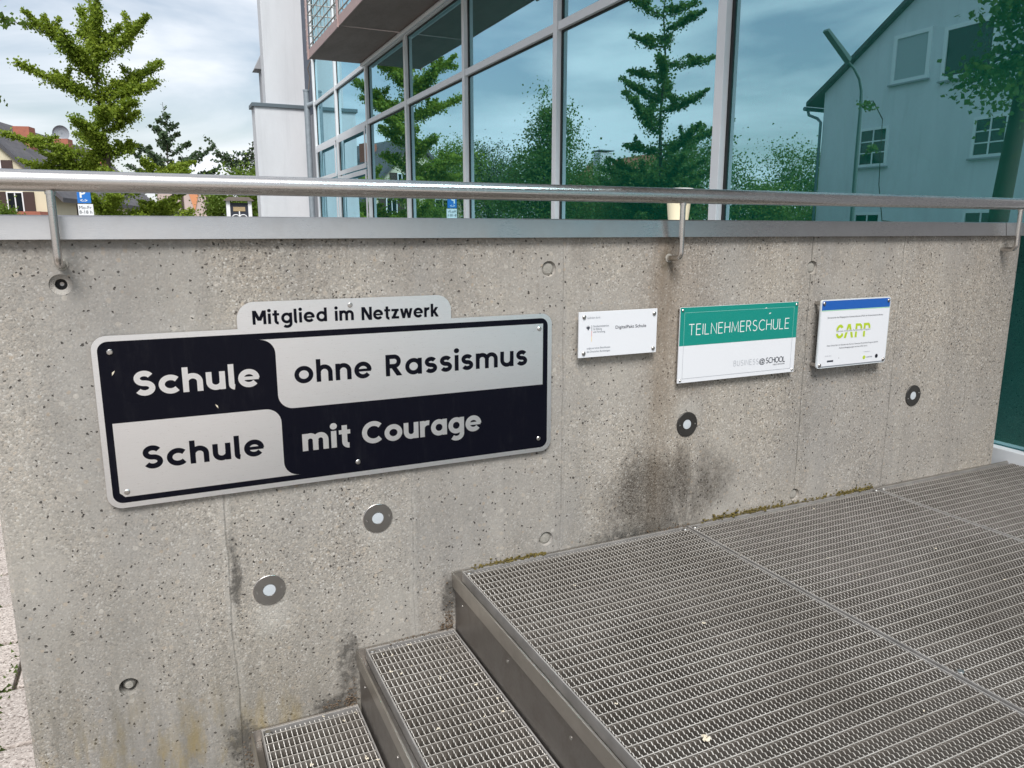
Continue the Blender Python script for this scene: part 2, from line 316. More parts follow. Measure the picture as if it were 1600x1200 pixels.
# ------------------------------------------------------------------ object helpers
def link(name, me, parent=None, mat=None):
    o = bpy.data.objects.new(name, me); COL.objects.link(o)
    if mat is not None and me is not None and len(me.materials) == 0: me.materials.append(mat)
    if parent is not None: o.parent = parent
    return o
def absloc(p):
    v = Vector((0, 0, 0))
    while p is not None: v += p.location; p = p.parent
    return v
def tag(o, label=None, cat=None, group=None, kind=None):
    if label: o['label'] = label
    if cat: o['category'] = cat
    if group: o['group'] = group
    if kind: o['kind'] = kind
    return o
def thing(name, label, cat, loc=(0, 0, 0), group=None):
    o = bpy.data.objects.new(name, None); COL.objects.link(o); o.location = loc; o.empty_display_size = .1
    return tag(o, label, cat, group)
class MB:
    """collects shapes in eye-relative coordinates"""
    def __init__(s): s.v = []; s.f = []; s.smooth = False
    def box(s, x0, y0, z0, x1, y1, z1):
        b = len(s.v); s.v += [(x, y, z) for z in (z0, z1) for y in (y0, y1) for x in (x0, x1)]
        s.f += [tuple(b + i for i in q) for q in ((0, 2, 3, 1), (4, 5, 7, 6), (0, 1, 5, 4), (2, 6, 7, 3), (0, 4, 6, 2), (1, 3, 7, 5))]; return s
    def prism(s, pts, axis, a, b):
        """pts 2D; axis 'y': pts are (x,z) ; 'x': pts (y,z) ; 'z': pts (x,y)"""
        def P(p, t): return {'y': (p[0], t, p[1]), 'x': (t, p[0], p[1]), 'z': (p[0], p[1], t)}[axis]
        n = len(pts); k = len(s.v); s.v += [P(p, a) for p in pts] + [P(p, b) for p in pts]
        s.f += [tuple(k + i for i in range(n)), tuple(k + n + i for i in reversed(range(n)))]
        s.f += [(k + i, k + n + i, k + n + (i + 1) % n, k + (i + 1) % n) for i in range(n)]; return s
    def tube(s, path, r, n=12, cap=True):
        P = [Vector(p) for p in path]; R = r if isinstance(r, (list, tuple)) else [r] * len(P); k0 = len(s.v); up = None
        for i, p in enumerate(P):
            d = ((P[min(i + 1, len(P) - 1)] - P[max(i - 1, 0)])).normalized()
            if up is None: up = Vector((0, 0, 1)) if abs(d.z) < .9 else Vector((1, 0, 0))
            a = d.cross(up); a = a.normalized() if a.length > 1e-6 else d.orthogonal().normalized(); b = a.cross(d).normalized(); up = b
            for j in range(n):
                t = 2 * math.pi * j / n; s.v.append(tuple(p + a * (R[i] * math.cos(t)) + b * (R[i] * math.sin(t))))
        for i in range(len(P) - 1):
            for j in range(n):
                s.f.append((k0 + i * n + j, k0 + i * n + (j + 1) % n, k0 + (i + 1) * n + (j + 1) % n, k0 + (i + 1) * n + j))
        if cap: s.f.append(tuple(k0 + j for j in reversed(range(n)))); s.f.append(tuple(k0 + (len(P) - 1) * n + j for j in range(n)))
        s.smooth = True; return s
    def lathe_y(s, cx, cz, prof, n=40, cap=True):
        """prof [(radius, y)], axis along y"""
        k = len(s.v)
        for r, y in prof:
            for j in range(n): t = 2 * math.pi * j / n; s.v.append((cx + r * math.cos(t), y, cz + r * math.sin(t)))
        for i in range(len(prof) - 1):
            for j in range(n): s.f.append((k + i * n + j, k + i * n + (j + 1) % n, k + (i + 1) * n + (j + 1) % n, k + (i + 1) * n + j))
        if prof[-1][0] > 0 and cap: s.f.append(tuple(k + (len(prof) - 1) * n + j for j in reversed(range(n))))
        return s
    def lathe_z(s, cx, cy, prof, n=40):
        k = len(s.v)
        for r, z in prof:
            for j in range(n): t = 2 * math.pi * j / n; s.v.append((cx + r * math.cos(t), cy + r * math.sin(t), z))
        for i in range(len(prof) - 1):
            for j in range(n): s.f.append((k + i * n + j, k + i * n + (j + 1) % n, k + (i + 1) * n + (j + 1) % n, k + (i + 1) * n + j))
        s.smooth = True; return s
    def build(s, name, mat, parent=None, bevel=0., smooth=None, kind=None):
        off = absloc(parent) if parent is not None else Vector((0, 0, 0))
        me = bpy.data.meshes.new(name); me.from_pydata([(v[0] - off.x, v[1] - off.y, v[2] - off.z) for v in s.v], [], s.f); me.update()
        bm = bmesh.new(); bm.from_mesh(me); bmesh.ops.recalc_face_normals(bm, faces=bm.faces)
        if bevel: bmesh.ops.bevel(bm, geom=[e for e in bm.edges if e.calc_face_angle(0) > .5], offset=bevel, segments=2, affect='EDGES', profile=.6)
        bm.to_mesh(me); bm.free()
        if s.smooth if smooth is None else smooth:
            me.polygons.foreach_set('use_smooth', [True] * len(me.polygons))
            try: me.set_sharp_from_angle(angle=D2R(40))
            except Exception: pass
        o = link(name, me, parent, mat if not isinstance(mat, str) else M[mat])
        if kind: o['kind'] = kind
        return o
def box(name, mat, x0, y0, z0, x1, y1, z1, parent=None, bevel=0., **kw): return MB().box(x0, y0, z0, x1, y1, z1).build(name, mat, parent, bevel, **kw)
def copy_tree(o, parent=None):
    c = o.copy(); COL.objects.link(c); c.parent = parent
    for ch in list(o.children): copy_tree(ch, c)
    return c

# ================================================================== setting: ground
tag(MB().box(-600, -600, -1.75, 600, 600, -1.552).build('ground', 'ground'), kind='structure')
tag(box('planting_bed', 'dirt', -.339, 2.06, -1.551, 3.09, 16.6, -1.50), kind='structure')
pv = bpy.data.objects.new('pavement', None); COL.objects.link(pv); pv['kind'] = 'structure'; pv.location = (-.9, 3, -1.55)
MB().box(-2.6, -2.2, -1.551, -.345, 6.4, -1.535).build('joint_sand', 'joint', pv)
sw, sd = .43, .345
slab_me = None
for r in range(-6, 13):
    for c_ in range(5):
        x0 = -.350 - (c_ + 1) * sw - (.20 if r % 2 else .03); y0 = 2.44 + r * sd
        if r < -4: continue
        if x0 + sw > -.348: continue
        gx = .008
        if slab_me is None:
            o = box('paving_slab', 'pave', x0 + gx, y0 + gx, -1.548, x0 + sw - gx, y0 + sd - gx, -1.512, pv, .006); slab_me = o.data; ox, oy = x0, y0
        else:
            o = link('paving_slab', slab_me, pv); o.location = (x0 - ox, y0 - oy, rnd.uniform(-.002, .002))
for r in range(-4, 13):      # cut slabs against the wall end
    x1 = -.352; x0 = x1 - (.20 if r % 2 else .03) + .0
    if x1 - x0 > .1: box('paving_slab', 'pave', x0 + .008, 2.44 + r * sd + .008, -1.548, x1, 2.44 + (r + 1) * sd - .008, -1.512, pv, .005)
mb = MB()
for k in range(260):
    a = rnd.random(); 
    if a < .6: x = -.56 + rnd.gauss(0, .012) - rnd.random() * .02; y = rnd.uniform(2.3, 4.2); 
    else: x = rnd.uniform(-.9, -.4); y = 2.44 + sd * rnd.choice((0, 1, 2, 3, 4)) + rnd.gauss(0, .006)
    s_ = rnd.uniform(.004, .011); z = -1.522
    mb.v += [(x - s_, y, z), (x + s_, y + s_ * .6, z), (x + rnd.uniform(-.01, .01), y + rnd.uniform(-.01, .01), z + s_ * 2.2)]; mb.f.append((len(mb.v) - 3, len(mb.v) - 2, len(mb.v) - 1))
mb.build('joint_moss', 'mossgreen', pv, kind='stuff')
tag(MB().box(-.16, -.72, -1.551, 3.10, 1.795, -1.545).build('stair_pit', 'dirt'), kind='structure')
tag(MB().box(-14, -14, -1.549, -.165, 1.795, -1.541).build('forecourt', 'pave'), kind='structure'); tag(MB().box(-.16, -14, -1.549, 3.04, -.73, -1.541).build('forecourt', 'pave'), kind='structure')

# ================================================================== concrete wall
WY = 1.8; XL, XR = -.339, 2.965
wall = thing('concrete_wall', 'long pitted grey concrete parapet wall carrying the plaques, dark stain near the grating', 'wall', (1.3, 1.92, -1.55))
ch = .010
mbw = MB().prism([(XL, WY + ch), (XL + ch, WY), (XR - ch, WY), (XR, WY + ch), (XR, 2.05), (XL, 2.05)], 'z', -1.553, -.010)
wo = mbw.build('wall_body', 'concrete', wall)
ties = [(-.178, -.108, 1), (-.136, -1.035, 0), (.953, -.099, 2), (1.905, -.114, 2), (.952, -.867, 2), (1.905, -.879, 2), (-.178 - .02, -.108, 9)]
cut = MB()
for x, z, k in ties:
    if k == 9: continue
    cut.lathe_y(x, z, [(0.0001, WY - .01), (.0225, WY - .01), (.021, WY + .004), (.0145, WY + (.035 if k < 2 else .014)), (.0001, WY + (.035 if k < 2 else .014))], 28)
cu = cut.build('cutter', 'hole', smooth=False)
md = wo.modifiers.new('holes', 'BOOLEAN'); md.object = cu; md.operation = 'DIFFERENCE'; md.solver = 'EXACT'
cu.location = (0, 0, 0)
bpy.context.view_layer.update(); dg = bpy.context.evaluated_depsgraph_get()
nm = bpy.data.meshes.new_from_object(wo.evaluated_get(dg)); wo.modifiers.clear(); wo.data = nm
if not nm.materials: nm.materials.append(M['concrete'])
for i, m_ in enumerate(nm.materials): nm.materials[i] = M['concrete']
bpy.data.objects.remove(cu)
for x, z, k in ties:
    if k == 9: continue
    if k == 1: MB().lathe_y(x, z, [(.0210, WY + .003), (.0118, WY + .009), (.0112, WY + .012)], 28, False).build('hole_rim', 'rimpaste', wall); MB().lathe_y(x, z, [(.0112, WY + .0122), (.0108, WY + .030), (.0002, WY + .031)], 24).build('tie_hole_sleeve', 'hole', wall); MB().lathe_y(x, z, [(.0001, WY + .0285), (.004, WY + .028), (.005, WY + .03)], 16).build('tie_rod_end', 'ring', wall)
    elif k == 0: MB().lathe_y(x, z, [(.0001, WY + .006), (.008, WY + .0065), (.014, WY + .018), (.016, WY + .03)], 24).build('mortar_plug', 'plug', wall)
    else: MB().lathe_y(x, z, [(.0001, WY + .0045), (.012, WY + .005), (.0165, WY + .0075), (.0195, WY + .013)], 24).build('mortar_plug', 'plug', wall)

# coping
cop = thing('wall_coping', 'brushed stainless steel coping along the top of the concrete wall, bright at its left end', 'coping', (1.3, 1.92, -.010))
for x0, x1 in ((-.36, 2.8385), (2.8415, 3.06)):
    MB().prism([(1.7825, -.0165), (1.7865, -.0165), (1.790, .0), (2.056, .0), (2.056, -.0165), (2.060, -.0165), (2.060, .0255), (2.0575, .028), (1.7905, .0315), (1.7885, .029)], 'x', x0, x1).build('coping_section', 'coping', cop)

# ================================================================== handrail with three brackets
OFF = .055; RY = WY - OFF
hr = thing('handrail', 'round stainless steel handrail running above the coping of the concrete wall', 'handrail', (1.3, RY, .095))
MB().tube([(-1.6 + i * .25, RY, .0955) for i in range(19)], .0205, 28).build('rail_tube', 'rail', hr)
def bracket(x, z):
    e = MB(); r = .0078; pts = [(x, WY + .004, z), (x, WY - .02, z)]
    R_ = .018
    for k in range(1, 9):
        a = math.pi / 2 * k / 8; pts.append((x, WY - OFF + R_ - R_ * math.sin(a), z + R_ - R_ * math.cos(a)))
    pts.append((x, RY, .078)); e.tube(pts, r, 16)
    b = e.build('bracket', 'rail', hr)
    MB().tube([(x, RY, .070), (x, RY, .078)], .0095, 16).build('bracket_collar', 'rail', b)
    MB().lathe_y(x, z, [(.0125, WY + .001), (.0125, WY - .0015), (.0085, WY - .0018)], 20).build('wall_anchor', 'plug', b)
for x, z in ((-.172, -.066), (1.343, -.076), (2.845, -.066)): bracket(x, z)

# ================================================================== recessed wall lights
def wall_light(x, z, label, rot, rm='ring'):
    t = thing('recessed_wall_light', label, 'wall light', (x, WY, z), 'round recessed lights in the concrete wall')
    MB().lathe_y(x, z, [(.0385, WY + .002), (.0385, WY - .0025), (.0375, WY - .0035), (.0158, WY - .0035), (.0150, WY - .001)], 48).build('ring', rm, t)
    MB().lathe_y(x, z, [(.0150, WY - .0012), (.0148, WY - .0022), (.0002, WY - .0026)], 32).build('lens', 'lens', t)
    for s in (-1, 1): MB().lathe_y(x + s * .029 * math.cos(rot), z + s * .029 * math.sin(rot), [(.0026, WY - .0034), (.0026, WY - .0044), (.0012, WY - .0044), (.0010, WY - .0036), (.0002, WY - .0036)], 14).build('screw', 'screw', t)
wall_light(.463, -.721, 'round steel wall light just below the big black and silver plaque', .1)
wall_light(.187, -.861, 'lowest round steel wall light, left of the steps', .1)
wall_light(1.435, -.580, 'round wall light with a darkly reflecting ring, set in a mortar patch above the dark stain', 0, 'darkring')
wall_light(2.448, -.584, 'round wall light with a darkly reflecting ring, right of all plaques near the glass', .3, 'darkring')

# ================================================================== lettering
X = .76
def ELL(cx, cy, rx, ry, a0, a1, n=None):
    n = n or max(6, int(abs(a1 - a0) / 9)); return [(cx + rx * math.cos(D2R(a0 + (a1 - a0) * i / n)), cy + ry * math.sin(D2R(a0 + (a1 - a0) * i / n))) for i in range(n + 1)]
def glyph(c, w):
    """strokes: ('s', points, width) centre lines, ('p', 4 corners) polygons; plus glyph width; unit is cap height"""
    h = w / 2; A = 1.03
    def st(p, ww=None): return ('s', p, ww or w)
    def par(x0, y0, x1, y1, ww): return ('p', [(x0 - ww / 2, y0), (x0 + ww / 2, y0), (x1 + ww / 2, y1), (x1 - ww / 2, y1)])
    bowl = lambda cx, W, a0=0, a1=360: ELL(cx, X / 2, W / 2 - h, X / 2 + .012 - h, a0, a1)
    def arch(x0, W, y0=.1):
        rx = W / 2 - h; ry = min(rx * 1.05, X * .55); return [(x0 + h + .01, X - ry - h - .05)] + ELL(x0 + W / 2, X - ry - h + .012, rx, ry, 175, 0) + [(x0 + W - h, 0)]
    if c == 'o': return [st(bowl(.40, .80))], .80
    if c == 'c': return [st(bowl(.40, .80, 42, 318))], .70
    if c == 'e': return [st(bowl(.39, .78, -2, 322)[::1]), ('p', [(h * .8, X / 2 - h * .62), (.78 - h * .35, X / 2 - h * .62), (.78 - h * .35, X / 2 + h * .62), (h * .8, X / 2 + h * .62)])], .78
    if c == 'h': return [st([(h, 0), (h, A)]), st(arch(0, .70))], .70
    if c == 'n': return [st([(h, 0), (h, X)]), st(arch(0, .70))], .70
    if c == 'm': return [st([(h, 0), (h, X)]), st(arch(0, .64)), st(arch(.64 - w, .64))], 1.28 - w
    if c == 'u': return [st([(.68 - x, X - y) for x, y in arch(0, .68)]), st([(.68 - h, 0), (.68 - h, X)])], .68
    if c == 'r': return [st([(h, 0), (h, X)]), st([(h + .01, X * .45)] + ELL(h + .27, X - .27 - h + .01, .27, .27, 178, 78))], .45
    if c == 'l': return [st([(h, A), (h, .22)] + ELL(h + .12, .12 + h * .45, .12, .12, 180, 265))], .25
    if c == 'i': return [st([(h, 0), (h, X)]), ('p', ELL(h, .97, h * 1.22, h * 1.22, 0, 345, 22))], w
    if c == 't': return [st([(.11 + h, .97), (.11 + h, .24)] + ELL(.11 + h + .17, .18 + h * .3, .17, .17, 180, 275)), ('p', [(0, X - w * .82), (.46, X - w * .82), (.46, X), (0, X)])], .47
    if c in 'sS':
        H = 1.02 if c == 'S' else X + .02; W = .70 if c == 'S' else .58; y0 = -.012; ry = (H - w) / 4; rx = W / 2 - h
        return [st(ELL(W / 2 - .0, y0 + H - h - ry, rx * .96, ry, 28, 262) + ELL(W / 2, y0 + h + ry, rx, ry, 82, -152))], W
    if c == 'a': return [st(bowl(.38, .76)), st([(.76 - h, 0), (.76 - h, X)])], .76
    if c == 'd': return [st(bowl(.38, .76)), st([(.76 - h, 0), (.76 - h, A)])], .76
    if c == 'g': return [st(bowl(.38, .76)), st([(.76 - h, X), (.76 - h, .02)] + ELL(.38 + .01, -.02, .37 - h, .27 - h * .4, 0, -138))], .76
    if c == 'R': return [st([(h, 0), (h, 1)]), st([(h, 1 - h), (.38, 1 - h)] + ELL(.38, .68, .30 - h, .32 - h, 90, -90) + [(h, .36 + h)]), par(.60, 0, .36, .40, w * 1.2)], .74
    if c == 'C': return [st(ELL(.51, .5, .51 - h, .512 - h, 44, 316))], .92
    if c == 'M': return [st([(h, 0), (h, 1)]), st([(.92 - h, 0), (.92 - h, 1)]), par(.46, .27, w * .62, 1, w * 1.2), par(.46, .27, .92 - w * .62, 1, w * 1.2)], .92
    if c == 'N': return [st([(h, 0), (h, 1)]), st([(.80 - h, 0), (.80 - h, 1)]), par(.80 - w * .62, 0, w * .62, 1, w * 1.2)], .80
    if c == 'z': return [('p', [(0, X - w * .9), (.58, X - w * .9), (.58, X), (0, X)]), ('p', [(0, 0), (.60, 0), (.60, w * .9), (0, w * .9)]), par(w * .62, .02, .58 - w * .62, X - .02, w * 1.25)], .60
    if c == 'w': return [par(.28, 0, .09, X, w * 1.02), par(.28, 0, .48, X, w * .9), par(.70, 0, .50, X, w * .9), par(.70, 0, .89, X, w * 1.02)], .98
    if c == 'k': return [st([(h, 0), (h, A)]), par(w * .8, .26, .50, X, w * 1.15), par(.54, 0, .28, .44, w * 1.15)], .64
    raise KeyError(c)
def word(txt, x0, x1, base, cap, wgt, y, name, mat, parent, gap=.10):
    gl = [glyph(c, wgt) for c in txt]; total = sum(g[1] for g in gl); k = (x1 - x0) / cap; tr = gap * 1.0
    sc = 1.0
    need = total + gap * (len(txt) - 1)
    if len(txt) > 1:
        sc = k / need; tr = gap * sc
        if not .86 < sc < 1.14: sc = max(.86, min(1.14, sc)); tr = (k - total * sc) / (len(txt) - 1)
    mb = MB(); pen = 0; lay = 0
    for strokes, wd in gl:
        for q in strokes:
            dy = y - .00004 * (lay % 7); lay += 1
            if q[0] == 'p':
                n = len(q[1]); b = len(mb.v); mb.v += [(x0 + (pen + p[0] * sc) * cap, dy, base + p[1] * cap) for p in q[1]]; mb.f.append(tuple(range(b, b + n)))
            else:
                P = [Vector((p[0] * sc, p[1])) for p in q[1]]; hw = q[2] / 2; b = len(mb.v); n = len(P)
                for i, p in enumerate(P):
                    closed = (P[0] - P[-1]).length < 1e-4
                    pa = P[i - 1] if i > 0 else (P[-2] if closed else p); pb = P[i + 1] if i < n - 1 else (P[1] if closed else p)
                    d = (pb - pa).normalized(); nn = Vector((-d.y, d.x))
                    for s in (-1, 1): v = p + nn * hw * s; mb.v.append((x0 + (pen + v.x) * cap, dy, base + v.y * cap))
                mb.f += [(b + 2 * i, b + 2 * i + 1, b + 2 * i + 3, b + 2 * i + 2) for i in range(n - 1)]
        pen += wd * sc + tr
    o = mb.build(name, mat, parent, smooth=False)
    return o
def text(body, x0, base, size, y, mat, parent, x1=None, bold=0., name='lettering', align='LEFT', spacing=1., mesh_h=0.):
    cu = bpy.data.curves.new('t', 'FONT'); cu.body = body; cu.size = size; cu.offset = bold * size; cu.space_character = spacing; cu.resolution_u = 3
    o = bpy.data.objects.new('t', cu); COL.objects.link(o); bpy.context.view_layer.update()
    me = bpy.data.meshes.new_from_object(o); bpy.data.objects.remove(o)
    xs = [v.co.x for v in me.vertices]; a, b = min(xs), max(xs); sx = 1. if x1 is None else (x1 - x0) / (b - a)
    off = absloc(parent)
    for v in me.vertices: v.co = Vector((x0 + (v.co.x - a) * sx - off.x, y - off.y, base + v.co.y - off.z))
    me.materials.clear(); me.name = name
    return link(name, me, parent, M[mat] if isinstance(mat, str) else mat)

def rrect(x0, z0, x1, z1, r, corners=(1, 1, 1, 1), n=8):
    """corners bl, br, tr, tl"""
    o = []
    for (cx, cz, a0, k) in ((x0, z0, 180, 0), (x1, z0, 270, 1), (x1, z1, 0, 2), (x0, z1, 90, 3)):
        if corners[k]:
            sx = 1 if k in (0, 3) else -1; sz = 1 if k in (0, 1) else -1
            o += [(cx + sx * r + r * math.cos(D2R(a0 + 90 * i / n)), cz + sz * r + r * math.sin(D2R(a0 + 90 * i / n))) for i in range(n + 1)]
        else: o.append((cx, cz))
    return o
def arc(cx, cz, r, a0, a1, n=8): return [(cx + r * math.cos(D2R(a0 + (a1 - a0) * i / n)), cz + r * math.sin(D2R(a0 + (a1 - a0) * i / n))) for i in range(n + 1)]
def flat(name, pts, y, mat, parent):
    me = MB(); me.v = [(p[0], y, p[1]) for p in pts]; me.f = [tuple(range(len(pts)))]
    o = me.build(name, mat, parent, smooth=False)
    bm = bmesh.new(); bm.from_mesh(o.data); bmesh.ops.triangulate(bm, faces=bm.faces, ngon_method='EAR_CLIP'); bm.to_mesh(o.data); bm.free(); return o

# ---- the big plaque
PY = 1.788
sg = thing('network_plaque', 'largest plaque, black and silver with a tab on top, at the left of the wall', 'sign', (.41, WY, -.40))
x0, x1, z0, z1 = -.1365, .9570, -.5985, -.2165
rr = .030
out = arc(x0 + rr, z0 + rr, rr, 180, 270) + arc(x1 - rr, z0 + rr, rr, 270, 360) + arc(x1 - rr, z1 - rr, rr, 0, 90)
out += [(.668, z1)] + arc(.668 - .038, -.1565 - .038, .038, 0, 90) + arc(.1565 + .038, -.1565 - .038, .038, 90, 180) + [(.1565, z1)] + arc(x0 + rr, z1 - rr, rr, 90, 180)
plate = MB().prism(out, 'y', PY, PY + .004); po = plate.build('plate', 'alu', sg, .0)
bmx = bmesh.new(); bmx.from_mesh(po.data); bmesh.ops.triangulate(bmx, faces=[f for f in bmx.faces if len(f.verts) > 8], ngon_method='EAR_CLIP'); bmx.to_mesh(po.data); bmx.free()
B0, B1, C0, C1 = -.1255, .9445, -.5868, -.2285
flat('black_field', rrect(B0, C0, B1, C1, .021), PY - .0003, 'black', sg)
# silver panel top right: square right corners, rounded bottom left, flared top left
a0_, a1_, b0_, b1_ = .2350, .9300, -.4095, -.2430; R1 = .034
flat('silver_field', arc(a0_ + R1, b0_ + R1, R1, 180, 270) + [(a1_, b0_), (a1_, b1_), (.193, b1_)] + arc(.201, b1_ - R1, R1, 88, 0), PY - .0006, 'alu', sg)
# silver panel bottom left: rounded top right, flared bottom right
c0_, c1_, d0_, d1_ = -.1115, .2390, -.5735, -.4065
flat('silver_field', [(c0_, d1_)] + [(c0_, d0_ + .010), (c0_ + .010, d0_), (.282, d0_)] + arc(.239 + R1, d0_ + R1, R1, 272, 180) + arc(c1_ - R1, d1_ - R1, R1, 0, 90), PY - .0006, 'alu', sg)
word('Schule', -.0635, .1972, -.3500, .0540, .225, PY - .0010, 'lettering', 'alu', sg, .07)
word('Schule', -.0605, .1970, -.5155, .0520, .222, PY - .0010, 'lettering', 'black', sg, .10)
word('ohne', .2743, .4590, -.3515, .0530, .20, PY - .0010, 'lettering', 'black', sg, .12)
word('Rassismus', .4936, .8833, -.3520, .0535, .20, PY - .0010, 'lettering', 'black', sg, .11)
word('mit', .2835, .4000, -.5178, .0555, .235, PY - .0010, 'lettering', 'alu', sg, .09)
word('Courage', .4282, .7479, -.5178, .0555, .225, PY - .0010, 'lettering', 'alu', sg, .06)
word('Mitglied', .1896, .3570, -.2080, .0315, .205, PY - .0010, 'lettering', 'black', sg, .11)
word('im', .3756, .4204, -.2085, .0315, .205, PY - .0010, 'lettering', 'black', sg, .12)
word('Netzwerk', .4393, .6342, -.2100, .0315, .205, PY - .0010, 'lettering', 'black', sg, .10)
for x, z in ((-.1018, -.2507), (-.0973, -.5626), (.4124, -.1724), (.9187, -.2568), (.9182, -.5607), (.4157, -.5615)):
    MB().lathe_y(x, z, [(.0060, PY - .0008), (.0060, PY - .0022), (.0046, PY - .0034), (.0002, PY - .0036)], 20).build('rivet', 'screw', sg)
    MB().tube([(x, PY + .003, z), (x, WY + .004, z)], .005, 10).build('spacer', 'screw', sg)
def chip(x, z, s, a): return [(x + s * math.cos(a), z + s * math.sin(a)), (x + .3 * s * math.cos(a + 1.7), z + .3 * s * math.sin(a + 1.7)), (x - s * math.cos(a + .3), z - s * math.sin(a + .3)), (x + .3 * s * math.cos(a - 1.5), z + .3 * s * math.sin(a - 1.5))]
flat('paint_chip', chip(-.100, -.296, .0065, .9), PY - .00115, 'blossom', sg); flat('paint_chip', chip(.101, -.388, .006, -1.2), PY - .00115, 'blossom', sg)
flat('paint_chip', chip(.033, -.507, .004, .8), PY - .0014, 'alu', sg)

# ---- small funding plaque
y1 = 1.777
s1 = thing('funding_plaque', 'smallest white plaque with a tiny eagle emblem, left of the green and white one', 'sign', (1.163, WY, -.28))
PX0, PX1, PZ0, PZ1 = 1.0350, 1.2935, -.3435, -.2170
MB().box(PX0, y1, PZ0, PX1, y1 + .005, PZ1).build('plate', 'white', s1, .0008)
for x in (PX0 + .0155, PX1 - .0115):
    for z in (PZ0 + .0125, PZ1 - .0135):
        MB().lathe_y(x, z, [(.0055, y1 - .0002), (.0055, y1 - .003), (.0035, y1 - .0044), (.0002, y1 - .0046)], 20).build('screw_cap', 'ring', s1)
        MB().tube([(x, y1 + .004, z), (x, WY + .004, z)], .0048, 12).build('standoff', 'ring', s1)
yy = y1 - .0003
text('Gefördert durch:', 1.061, -.2365, .0088, yy, 'greyink', s1, x1=1.103)
# emblem: eagle of the press photo size, then the flag bar
em = MB()
def fan(pts): b = len(em.v); em.v.extend([(1.0645 + p[0] * .0062, yy - .00002 * (b % 5), -.2610 + p[1] * .0062) for p in pts]); em.f.append(tuple(range(b, b + len(pts))))
fan([(-.22, .55), (.22, .55), (.25, -.4), (0, -.75), (-.25, -.4)]); fan([(-.2, .62), (.15, .62), (.1, 1.0), (-.15, 1.0), (-.42, .82)])
for s in (-1, 1):
    for k in range(5):
        a = D2R(40 - k * 24); fan([(s * .2, .35 - k * .13), (s * (.25 + .75 * math.cos(a)), .2 + .75 * math.sin(a) + .05), (s * (.25 + .75 * math.cos(a)), .2 + .75 * math.sin(a) - .12), (s * .2, .2 - k * .13)])
    fan([(s * .12, -.4), (s * .45, -.85), (s * .3, -.95), (0, -.55)])
fan([(-.12, -.6), (.12, -.6), (.22, -1.05), (-.22, -1.05)])
em.build('eagle_emblem', 'ink', s1, smooth=False)
flat('flag_bar', [(1.0752, -.2700), (1.0764, -.2700), (1.0764, -.2540), (1.0752, -.2540)], yy, 'ink', s1)
flat('flag_bar', [(1.0752, -.2850), (1.0764, -.2850), (1.0764, -.2700), (1.0752, -.2700)], yy, 'red', s1)
flat('flag_bar', [(1.0752, -.3000), (1.0764, -.3000), (1.0764, -.2850), (1.0752, -.2850)], yy, 'gold', s1)
for i, (b_, xx) in enumerate((('Bundesministerium', 1.131), ('für Bildung', 1.108), ('und Forschung', 1.119))): text(b_, 1.081, -.2600 - i * .0078, .0082, yy, 'greyink', s1, x1=xx, bold=.01)
text('DigitalPakt Schule', 1.153, -.2680, .0125, yy, 'ink', s1, x1=1.2560, bold=.012)
text('aufgrund eines Beschlusses', 1.0610, -.3205, .0078, yy, 'greyink', s1, x1=1.137, bold=.008); text('des Deutschen Bundestages', 1.0610, -.3300, .0078, yy, 'greyink', s1, x1=1.137, bold=.008)

# ---- green and white participant plaque
y2 = 1.781
s2 = thing('participant_plaque', 'green and white plaque in the middle of the three small ones, thin line border', 'sign', (1.60, WY, -.33))
PX0, PX1, PZ0, PZ1 = 1.3780, 1.8385, -.4450, -.2190
MB().box(PX0, y2, PZ0, PX1, y2 + .004, PZ1).build('plate', 'white', s2, .0006)
yy = y2 - .0003
flat('green_field', [(PX0 + .0004, -.3330), (PX1 - .0004, -.3330), (PX1 - .0004, PZ1 - .0004), (PX0 + .0004, PZ1 - .0004)], yy, 'teal', s2)
li = .0007; mbl = MB(); mbg = MB()
fx0, fx1, fz0, fz1 = PX0 + .0155, PX1 - .0165, PZ0 + .0125, PZ1 - .0155; yl = yy - .0003
for (m_, q) in ((mbl, (fx0, fz1 - li, fx1, fz1)), (mbl, (fx0, -.3330, fx0 + li, fz1 - li)), (mbl, (fx1 - li, -.3330, fx1, fz1 - li)), (mbg, (fx0, fz0, fx1, fz0 + li)), (mbg, (fx0, fz0 + li, fx0 + li, -.3333)), (mbg, (fx1 - li, fz0 + li, fx1, -.3333))):
    b = len(m_.v); m_.v += [(q[0], yl, q[1]), (q[2], yl, q[1]), (q[2], yl, q[3]), (q[0], yl, q[3])]; m_.f.append((b, b + 1, b + 2, b + 3))
mbl.build('border_line', 'palteal', s2); mbg.build('border_line', 'greyink', s2)
